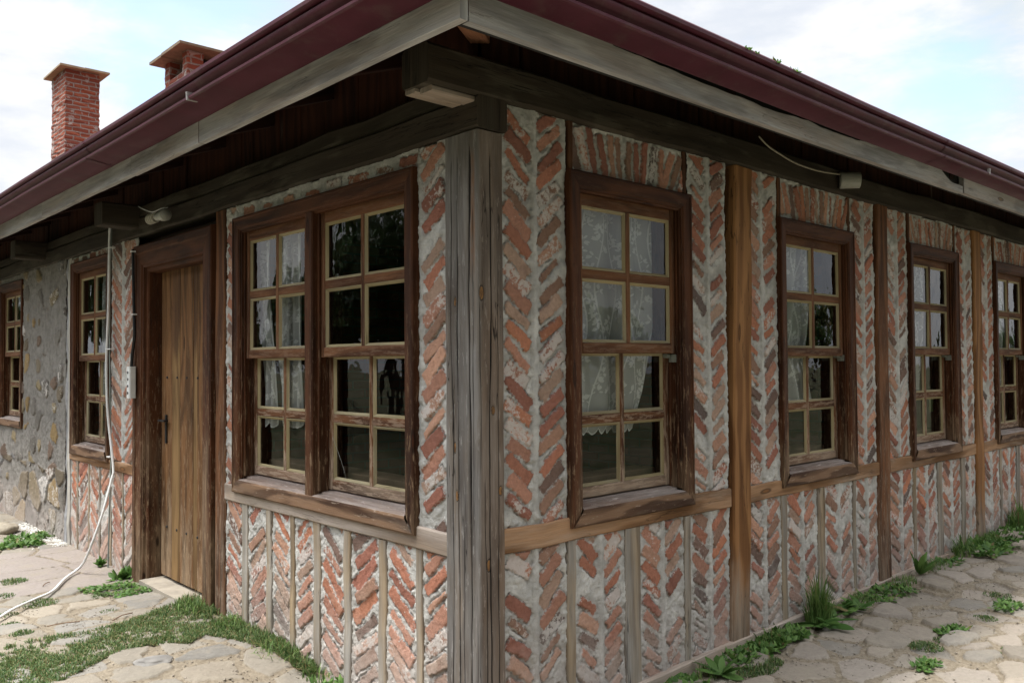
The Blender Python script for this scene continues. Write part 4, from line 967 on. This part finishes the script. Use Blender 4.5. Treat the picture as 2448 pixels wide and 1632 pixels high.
# ================================================================ small things
m_white=simple('white_cable_sheath',(.72,.73,.72),.4,.06,20,.1,.5); m_blk=simple('black_cable',(.012,.012,.013),.5,.1,30); m_gry=simple('grey_green_cable',(.22,.26,.24),.5,.1,30)
o=tube([(-.03,3.975,2.66),(-.032,3.985,2.55),(-.032,3.999,2.07),(-.034,4.027,1.69),(-.036,3.99,1.35),(-.030,3.886,.968),(-.05,3.857,.882),(-.12,3.82,.656),(-.18,3.84,.46),(-.205,3.93,.32),(-.23,3.99,.268),(-.36,3.80,.262),(-.504,3.522,.262),(-.636,3.381,.265),(-.787,3.218,.27),(-.95,3.02,.265),(-1.2,2.8,.262)],.0085,'power_cable',m_white); tag(o,'thick white cable hanging from the eaves and trailing across the ground','cable')
o=tube([(-.018,3.985,2.647),(-.02,4.007,1.886),(-.02,3.967,1.001),(-.02,3.989,.705),(-.02,4.017,.231)],.005,'wall_cable',m_gry); tag(o,'thin grey green cable running straight down behind the white one','cable')
for z in (2.50,1.78,1.02):
    mb=MB(); mb.wbeam('L',3.955,4.015,z,z+.008,.0,.035,ch=.002,wob=0); c_=mb.build('cable_clip',m_white); tag(c_,{2.50:'white cable clip high on the wall plate',1.78:'white cable clip at mid height beside the small window',1.02:'white cable clip at the rail where the cable swings out'}[z],'cable clip','clips holding the cable')
# power strip with its cord
ps=empty('power_strip',(-.04,3.50,1.44)); tag(ps,'white four socket power strip fixed upright left of the door frame','power strip')
mb=MB(); mb.wbeam('L',3.475,3.53,1.45,1.66,.018,.062,ch=.006,wob=0); ps_b=mb.build('strip_body',m_white,ps)
for z in (1.485,1.53,1.575,1.62):
    bm=bmesh.new(); bmesh.ops.create_cone(bm,cap_ends=True,segments=12,radius1=.009,radius2=.009,depth=.004); me=bpy.data.meshes.new('socket'); bm.to_mesh(me); bm.free(); me.materials.append(m_black)
    o=bpy.data.objects.new('socket',me); COL.objects.link(o); o.parent=ps; o.rotation_euler=(math.pi/2,0,0); o.location=Vector((-.04,3.534-.06*0,z))-ps.location
    o2=o.copy(); COL.objects.link(o2); o2.rotation_euler=(0,math.pi/2,0); o2.location=Vector((-.063,3.503,z))-ps.location
o=tube([(-.035,3.50,2.44),(-.035,3.49,2.26),(-.035,3.472,1.981),(-.036,3.458,1.869),(-.036,3.50,1.74),(-.04,3.50,1.655)],.010,'strip_cord',m_blk,ps)
for z,y in ((2.42,3.50),(2.0,3.473)):
    mb=MB(); mb.wbeam('L',y-.014,y+.014,z,z+.01,.02,.048,ch=.002,wob=0); mb.build('cord_clip',m_white,ps)
# spiral bulb lamp on the left plate
m_bulb=simple('spiral_bulb_glass',(.42,.40,.33),.35,.05,20,.1,.6); m_sock=simple('white_porcelain',(.33,.33,.29),.35,.08,25,.1)
lp=empty('spiral_bulb_lamp',(-.09,2.85,2.55)); tag(lp,'unlit spiral bulb lying sideways in a white holder on the left wall plate','lamp')
pts=[];
for i in range(90):
    t=i/89; a=t*4.3*2*math.pi; rr=.027; pts.append((-.09+rr*math.cos(a),2.93+.125*t,2.575+rr*math.sin(a)))
tube(pts,.0055,'bulb',m_bulb,lp)
def cyl(name,a,b,r1,r2,mat,parent,seg=20):
    a=Vector(a);b=Vector(b);d=b-a; bm=bmesh.new(); bmesh.ops.create_cone(bm,cap_ends=True,segments=seg,radius1=r1,radius2=r2,depth=d.length); bmesh.ops.bevel(bm,geom=[e for e in bm.edges if len(e.link_faces)==2 and e.calc_face_angle()>1],offset=min(r1,r2)*.12,segments=2)
    me=bpy.data.meshes.new(name); bm.to_mesh(me); bm.free(); me.materials.append(mat); me.polygons.foreach_set('use_smooth',[True]*len(me.polygons))
    o=bpy.data.objects.new(name,me); COL.objects.link(o); o.rotation_mode='QUATERNION'; o.rotation_quaternion=d.to_track_quat('Z','Y'); o.location=(a+b)/2-(parent.location if parent else Vector((0,0,0))); o.parent=parent; return o
cyl('bulb_base',(-.09,2.84,2.572),(-.09,2.915,2.575),.027,.025,m_sock,lp); cyl('holder',(-.09,2.775,2.570),(-.09,2.835,2.572),.036,.034,m_sock,lp)
tube([(-.06,3.327,2.70),(-.06,3.221,2.665),(-.06,3.075,2.630),(-.06,2.935,2.632),(-.07,2.80,2.618)],.0035,'lamp_wire',m_white,lp)
lq=empty('lamp_holder',(2.81,-.06,2.72)); tag(lq,'empty round white lamp holder on the right wall plate with its loose wire','lamp holder')
cyl('holder',(2.77,-.028,2.725),(2.84,-.115,2.722),.050,.048,m_sock,lq); cyl('socket_mouth',(2.838,-.113,2.722),(2.845,-.121,2.722),.020,.020,m_black,lq)
tube([(1.878,-.035,2.825),(1.961,-.04,2.787),(2.08,-.04,2.764),(2.218,-.04,2.743),(2.363,-.04,2.736),(2.529,-.04,2.738),(2.775,-.045,2.755)],.0045,'lamp_wire',simple('aged_wire',(.30,.27,.20),.6),lq)
# green notice leaning behind the third window
mb=MB(); mb.wbeam('R',4.51,4.67,1.285,1.39,-.165,-.161,ch=.0005,wob=0); o=mb.build('paper_note',simple('pale_green_paper',(.42,.55,.28),.8)); tag(o,'pale green sheet of paper behind the third window on the right','paper')
# cracked pane line (a thin thread of light along the break, modelled as a pale tube)
o=tube([(.075,1.175,1.36),(.0768,1.13,1.30),(.0768,1.06,1.20),(.0768,1.03,1.14)],.0007,'crack_glint',m_sock); tag(o,'thin pale thread of light modelled along a crack in the lower pane of the double window','glint')
# stones, sticks, litter
def rock(x,y,rx,ry,rz,label,mat,cat='stone'):
    bm=bmesh.new(); bmesh.ops.create_icosphere(bm,subdivisions=4,radius=1); s=random.random()*50
    from mathutils import noise
    for v in bm.verts:
        n=noise.noise(v.co*1.3+Vector((s,0,0)))*.28+noise.noise(v.co*5+Vector((s,0,0)))*.05; v.co*=1+n; v.co=Vector((v.co.x*rx,v.co.y*ry,v.co.z*rz))
    me=bpy.data.meshes.new('stone'); bm.to_mesh(me); bm.free(); me.materials.append(mat); me.polygons.foreach_set('use_smooth',[True]*len(me.polygons))
    o=bpy.data.objects.new('stone',me); COL.objects.link(o); o.location=(x,y,float(gz(x,y))+rz*.35); o.rotation_euler=(0,0,random.random()*6); return tag(o,label,cat)
m_rk=simple('smooth_grey_stone',(.19,.18,.165),.9,.2,18,.4); m_lm=simple('white_lime',(.66,.64,.60),.95,.1,30,.5); m_tan=simple('tan_stone',(.30,.26,.20),.9,.2,12,.5)
rock(-.537,1.72,.085,.06,.020,'smooth grey stone beside the turf at the bottom left',m_rk)
rock(-.24,5.98,.12,.09,.07,'rounded grey boulder at the foot of the rubble wall',m_tan)
rock(-.44,5.75,.12,.08,.05,'small tan boulder on the ground left of the slab',m_tan)
rock(2.27,-.16,.022,.018,.016,'small pale pebble under the tall grass clump',m_lm)
rock(-.69,2.10,.016,.012,.006,'white fleck of lime lying on the turf',m_lm); rock(-.38,2.08,.018,.012,.006,'white lime chip near the turf edge',m_lm); rock(-.62,1.86,.04,.02,.008,'crushed white lime patch left of the grey stone',m_lm); rock(-.52,1.66,.014,.01,.006,'white chip just below the grey stone',m_lm)
n=1500; X=-np.abs(RS.normal(0,.10,n))-.0; Y=RS.uniform(5.05,6.3,n); r=RS.uniform(.003,.011,n)
V=[];F=[]
for i in range(n):
    b=len(V); z=float(gz(X[i],Y[i]))+.002+.10*max(0,(.12+X[i]))*RS.rand()*2
    for q in ((1,0,0),(-1,0,0),(0,1,0),(0,-1,0),(0,0,1),(0,0,-1)): V.append((X[i]+q[0]*r[i]*RS.uniform(.7,1.3),Y[i]+q[1]*r[i]*RS.uniform(.7,1.3),z+q[2]*r[i]*.7))
    F+=[(b+a,b+c_,b+d) for a,c_,d in ((0,2,4),(2,1,4),(1,3,4),(3,0,4),(2,0,5),(1,2,5),(3,1,5),(0,3,5))]
o=meshobj('lime_rubble',V,F,m_lm); tag(o,'crumbled white lime rubble along the foot of the stone wall','rubble',kind='stuff')
def grit(name,label,X,Y,rmin,rmax,mat):
    n=len(X); r=RS.uniform(rmin,rmax,n)*RS.rand(n)**.6; Z=gz(X,Y)+.004; q=np.array([(1,0,0),(-1,0,0),(0,1,0),(0,-1,0),(0,0,1),(0,0,-1)],float)
    V=np.stack([X,Y,Z],1)[:,None,:]+q[None]*(r[:,None,None]*RS.uniform(.6,1.4,(n,6,1)))*np.array([1,1,.6])
    F=np.array([(0,2,4),(2,1,4),(1,3,4),(3,0,4),(2,0,5),(1,2,5),(3,1,5),(0,3,5)])[None]+(np.arange(n)*6)[:,None,None]
    o=meshobj(name,V.reshape(-1,3),F.reshape(-1,3),mat); tag(o,label,'grit',kind='stuff')
m_gr=simple('path_grit',(.27,.235,.19),.95,.35,300,.3)
X=RS.uniform(.9,6,5200); Y=-np.abs(RS.normal(0,.55,5200))-.02; k_=Y>-1.5; grit('path_grit','crumbs of stone and soil strewn over the right-hand path',X[k_],Y[k_],.003,.009,m_gr)
X=-np.abs(RS.normal(0,.55,5200))-.01; Y=RS.uniform(.9,5.6,5200); k_=X>-1.4; grit('path_grit','crumbs of stone and soil strewn over the paving by the door',X[k_],Y[k_],.003,.008,m_gr)
m_tw=simple('twig_bark',(.17,.10,.06),.9,.2,60)
for p,q,lb in (((-.60,2.62),(-.75,2.66),'thin brown twig lying on the flagstones left of the turf'),((-.34,2.58),(-.47,2.50),'thin twig lying on the upper edge of the turf'),((-.44,3.83),(-.50,3.75),'short dark splinter on the pale slab')):
    o=tube([(p[0],p[1],float(gz(*p))+.016),((p[0]+q[0])/2,(p[1]+q[1])/2+.01,float(gz(*q))+.020),(q[0],q[1],float(gz(*q))+.016)],.0028,'twig',m_tw,n=6); tag(o,lb,'twig')

# ================================================================ lace curtains
def lace_mesh():
    W_,H__=1.0,1.08; nu,nv=400,432; xs=np.linspace(0,W_,nu); zs=np.linspace(0,H__,nv); X,Z=np.meshgrid(xs,zs); A=np.zeros(X.shape)
    def ell(cx_,cz,a,b,an,v=1.0):
        R=max(a,b)+.004; i0,i1=np.searchsorted(xs,[cx_-R,cx_+R]); j0,j1=np.searchsorted(zs,[cz-R,cz+R])
        if i1<=i0 or j1<=j0: return
        s=(slice(j0,j1),slice(i0,i1)); x=X[s]-cx_; z=Z[s]-cz; p=x*math.cos(an)+z*math.sin(an); q=-x*math.sin(an)+z*math.cos(an)
        A[s]=np.maximum(A[s],v*(1-sstep(np.hypot(p/a,q/b),.75,1.05)))
    rr=random.Random(5)
    for k in range(12):
        x0=.03+k*.088; z=.03; ph=rr.uniform(0,6)
        while z<H__-.02:
            x=x0+.028*math.sin(z*11+ph); ell(x,z,.0045,.0045,0,.85)
            z+=.003
        z=.05+rr.uniform(0,.1)
        while z<H__-.03:
            x=x0+.028*math.sin(z*11+ph); sgn=rr.choice((-1,1)); cx_,cz=x+sgn*.022,z+.012
            for j in range(rr.randint(5,8)):
                an=rr.uniform(-.6,2.2) if sgn>0 else rr.uniform(.9,3.7); rad=rr.uniform(.012,.026); ell(cx_+rad*math.cos(an),cz+rad*math.sin(an),.0125,.0052,an,rr.uniform(.75,1))
            for j in range(3): 
                t=j/3; ell(x+(cx_-x)*t,z+(cz-z)*t,.005,.0028,math.atan2(cz-z,cx_-x),.8)
            z+=rr.uniform(.032,.060)
    # scalloped hem
    sc=np.abs(np.sin(X*math.pi/.062)); A=np.maximum(A,(1-sstep(np.abs(Z-(.028-.024*sc)),.002,.007))*.95); A=np.maximum(A,(1-sstep(np.abs(Z-.052),.003,.006))*.6)
    A=np.maximum(A,(1-sstep(X,.004,.012))*.8); A=np.maximum(A,sstep(X,W_-.012,W_-.004)*.8)
    cut=(Z<(.026-.024*sc)).astype(float)
    return xs,zs,X,Z,A,cut
_xs,_zs,_X,_Z,_A,_cut=lace_mesh()
m_lace,N,out=newmat('lace_net')
la=N.n('Attribute',None,attribute_name='lace').outputs['Fac']; cu=N.n('Attribute',None,attribute_name='cut').outputs['Fac']; pos=N.n('NewGeometry').outputs['Position']
col=(.92,.93,.93,1)
p=N.n('BsdfPrincipled',{'Base Color':col,'Roughness':.9,'Specular IOR Level':.05}); t=N.n('BsdfTranslucent',{'Color':col})
ms=N.n('MixShader',{0:.12,1:p.outputs[0],2:t.outputs[0]}); tr=N.n('BsdfTransparent')
al=N.math('ADD',.62,N.math('MULTIPLY',N.ramp(la,.1,.6),.38)); al=N.math('MULTIPLY',al,N.ramp(cu,.3,.7,1.0,0.0))
N.link(N.n('MixShader',{0:al,1:tr.outputs[0],2:ms.outputs[0]}).outputs[0],out.inputs[0])
def curtain(wall,rows,label,d=-.124,folds=5,amp=.014,step=1,sfrom=0.0,sto=.55):
    """rows: (z, u_left, u_right) top to bottom"""
    i0,i1=int(sfrom*400),int(sto*400); X=_X[::step,i0:i1:step]; Z=_Z[::step,i0:i1:step]; A=_A[::step,i0:i1:step]; C_=_cut[::step,i0:i1:step]
    zt,zb=rows[0][0],rows[-1][0]; f=1-Z/1.08; z=zb+(zt-zb)*(Z/1.08)
    zr=np.array([r[0] for r in rows])[::-1]; ul=np.interp(z,zr,np.array([r[1] for r in rows])[::-1]); ur=np.interp(z,zr,np.array([r[2] for r in rows])[::-1])
    s=(X-X.min())/(X.max()-X.min()); u=ul+(ur-ul)*s+.006*np.sin(s*folds*6.28+z*3); D=d+amp*np.sin(s*folds*6.28+1.3*np.sin(z*4))+.008*fbm(s*4,z,3,5,2)
    V=np.stack([u,-D,z],-1) if wall=='R' else np.stack([-D,u,z],-1)
    o=meshobj('lace_curtain',V.reshape(-1,3),grid_faces(X.shape[1],X.shape[0],wall=='L'),m_lace,None,attrs={'lace':('FLOAT',A),'cut':('FLOAT',C_)},smooth=True)
    return tag(o,label,'curtain','lace curtains behind the windows')
curtain('R',[(2.38,.575,1.175),(1.83,.575,1.18),(1.70,.575,1.155),(1.53,.575,1.11),(1.35,.575,1.03)],'wide flowered lace curtain filling the first window right of the corner post',folds=3,amp=.008)
curtain('R',[(2.38,.575,.70),(1.9,.575,.69),(1.5,.575,.74),(1.36,.575,.80)],'narrow gathered lace edge at the left of the first window',d=-.140,folds=2,sto=.22,amp=.005)
curtain('R',[(2.38,2.23,2.72),(2.05,2.23,2.66),(1.7,2.23,2.60),(1.40,2.23,2.72)],'lace curtain drawn to the left half of the second right-hand window',folds=4,step=2)
curtain('R',[(2.38,3.90,4.33),(1.9,3.90,4.30),(1.42,3.90,4.25)],'thin lace curtain in the third right-hand window with the green paper',folds=4,step=3)
curtain('R',[(2.38,5.55,6.0),(1.9,5.55,5.95),(1.45,5.55,5.98)],'lace curtain in the fourth right-hand window at the edge of view',folds=4,step=3)
curtain('L',[(2.38,1.86,2.03),(2.09,1.86,2.02),(1.75,1.80,1.94),(1.57,1.80,1.93),(1.33,1.80,1.93)],'narrow lace curtain at the left of the double window',folds=2,step=2,sto=.22)
curtain('L',[(2.38,1.52,1.78),(1.75,1.52,1.77),(1.34,1.53,1.72)],'gathered lace curtain next to the middle post of the double window',folds=4,step=2,sto=.3)
curtain('L',[(2.38,4.30,4.62),(1.75,4.30,4.60),(1.35,4.35,4.66)],'lace curtain half hidden in the small window left of the door',folds=4,step=3,sto=.3)

# ================================================================ trees across the yard (seen mirrored in the panes)
M_leaf=leafmat('tree_leaves',(.022,.050,.012),(.065,.12,.03),.25); m_bark=simple('bark',(.09,.07,.055),.95,.25,8,.8)
def tree_mesh(seed,hgt):
    rr=np.random.RandomState(seed); blobs=[(0,0,hgt*.62,hgt*.30)]+[(rr.uniform(-.28,.28)*hgt,rr.uniform(-.28,.28)*hgt,hgt*rr.uniform(.35,.85),hgt*rr.uniform(.10,.19)) for _ in range(14)]
    n=9500; V=[];
    bi=rr.randint(0,len(blobs),n); dirs=rr.normal(size=(n,3)); dirs/=np.linalg.norm(dirs,axis=1)[:,None]; rad=rr.rand(n)**.4
    B=np.array(blobs); C_=B[bi,:3]+dirs*(B[bi,3]*rad)[:,None]*np.array([1,1,.8]); s=hgt*.024*rr.uniform(.6,1.4,n)
    a=rr.normal(size=(n,3)); a/=np.linalg.norm(a,axis=1)[:,None]; b=np.cross(a,dirs+.01); b/=np.linalg.norm(b,axis=1)[:,None]
    V=np.stack([C_-a*s[:,None],C_-b*s[:,None]*.6,C_+a*s[:,None],C_+b*s[:,None]*.6],1).reshape(-1,3); F=np.arange(4*n).reshape(n,4); return V,F
kinds=[tree_mesh(1,6),tree_mesh(2,7.5),tree_mesh(3,5)]; cm=[]
TR=[(-9,-11,1,'dense tall tree close behind the viewer'),(-3,-13,1,'big tree directly opposite the corner post'),(3,-13,0,'bushy tree opposite the first right-hand window'),(-13,-5,1,'tall dense tree left of the viewer'),(-13,1,1,'tall dense tree facing the double window'),(-12,6.5,0,'bushy tree facing the plank door'),(-12,12,1,'tall tree facing the small left window'),(-12,18,0,'bushy tree facing the far left window'),(-7,24,1,'tall tree beyond the far end of the left wall'),(-10,31,1,'second tall tree past the end of the house'),(-4.5,32,0,'bushy tree behind the house corner far left'),(-15,27,0,'bushy tree at the far left of the yard'),(34,-28,2,'low far tree seen in the second window from the corner'),(41,-21,0,'far round tree on the right beyond the yard'),(27,-37,2,'low far tree across the meadow'),(47,-14,2,'farthest low tree at the right'),(20,-42,0,'far bushy tree across the meadow'),(55,-30,2,'low tree on the far meadow edge')]
made={}
for x,y,k,lb in TR:
    r=empty('leafy_tree',(x,y,.1)); tag(r,lb,'tree','trees across the yard')
    if k not in made:
        h_=(6,7.5,5)[k]; V,F=kinds[k]; c_=meshobj('crown',V,F,M_leaf); mb=MB(); mb.beam((0,0,-.2),(0.1,0,h_*.35),.30,.30,ch=.09,wob=.03,seg=.4); mb.beam((.08,0,h_*.3),(.1,.2,h_*.7),.17,.17,ch=.05,wob=.03,seg=.4)
        for q in range(5):
            an=q*1.26; mb.beam((.09,.02,h_*(.28+.05*q)),(math.cos(an)*h_*.22,math.sin(an)*h_*.22,h_*(.5+.05*q)),.09,.09,ch=.025,wob=.02,seg=.4)
        t_k=mb.build('trunk',m_bark); made[k]=(c_,t_k); c_.parent=r; t_k.parent=r
    else:
        for s_ in made[k]:
            q=s_.copy(); COL.objects.link(q); q.parent=r
    r.rotation_euler=(0,0,random.uniform(0,6)); r.scale=((1.35,)*3 if abs(x)<14 and abs(y)<19 else (1,1,1))  # near trees enlarged to block low skylight on the walls
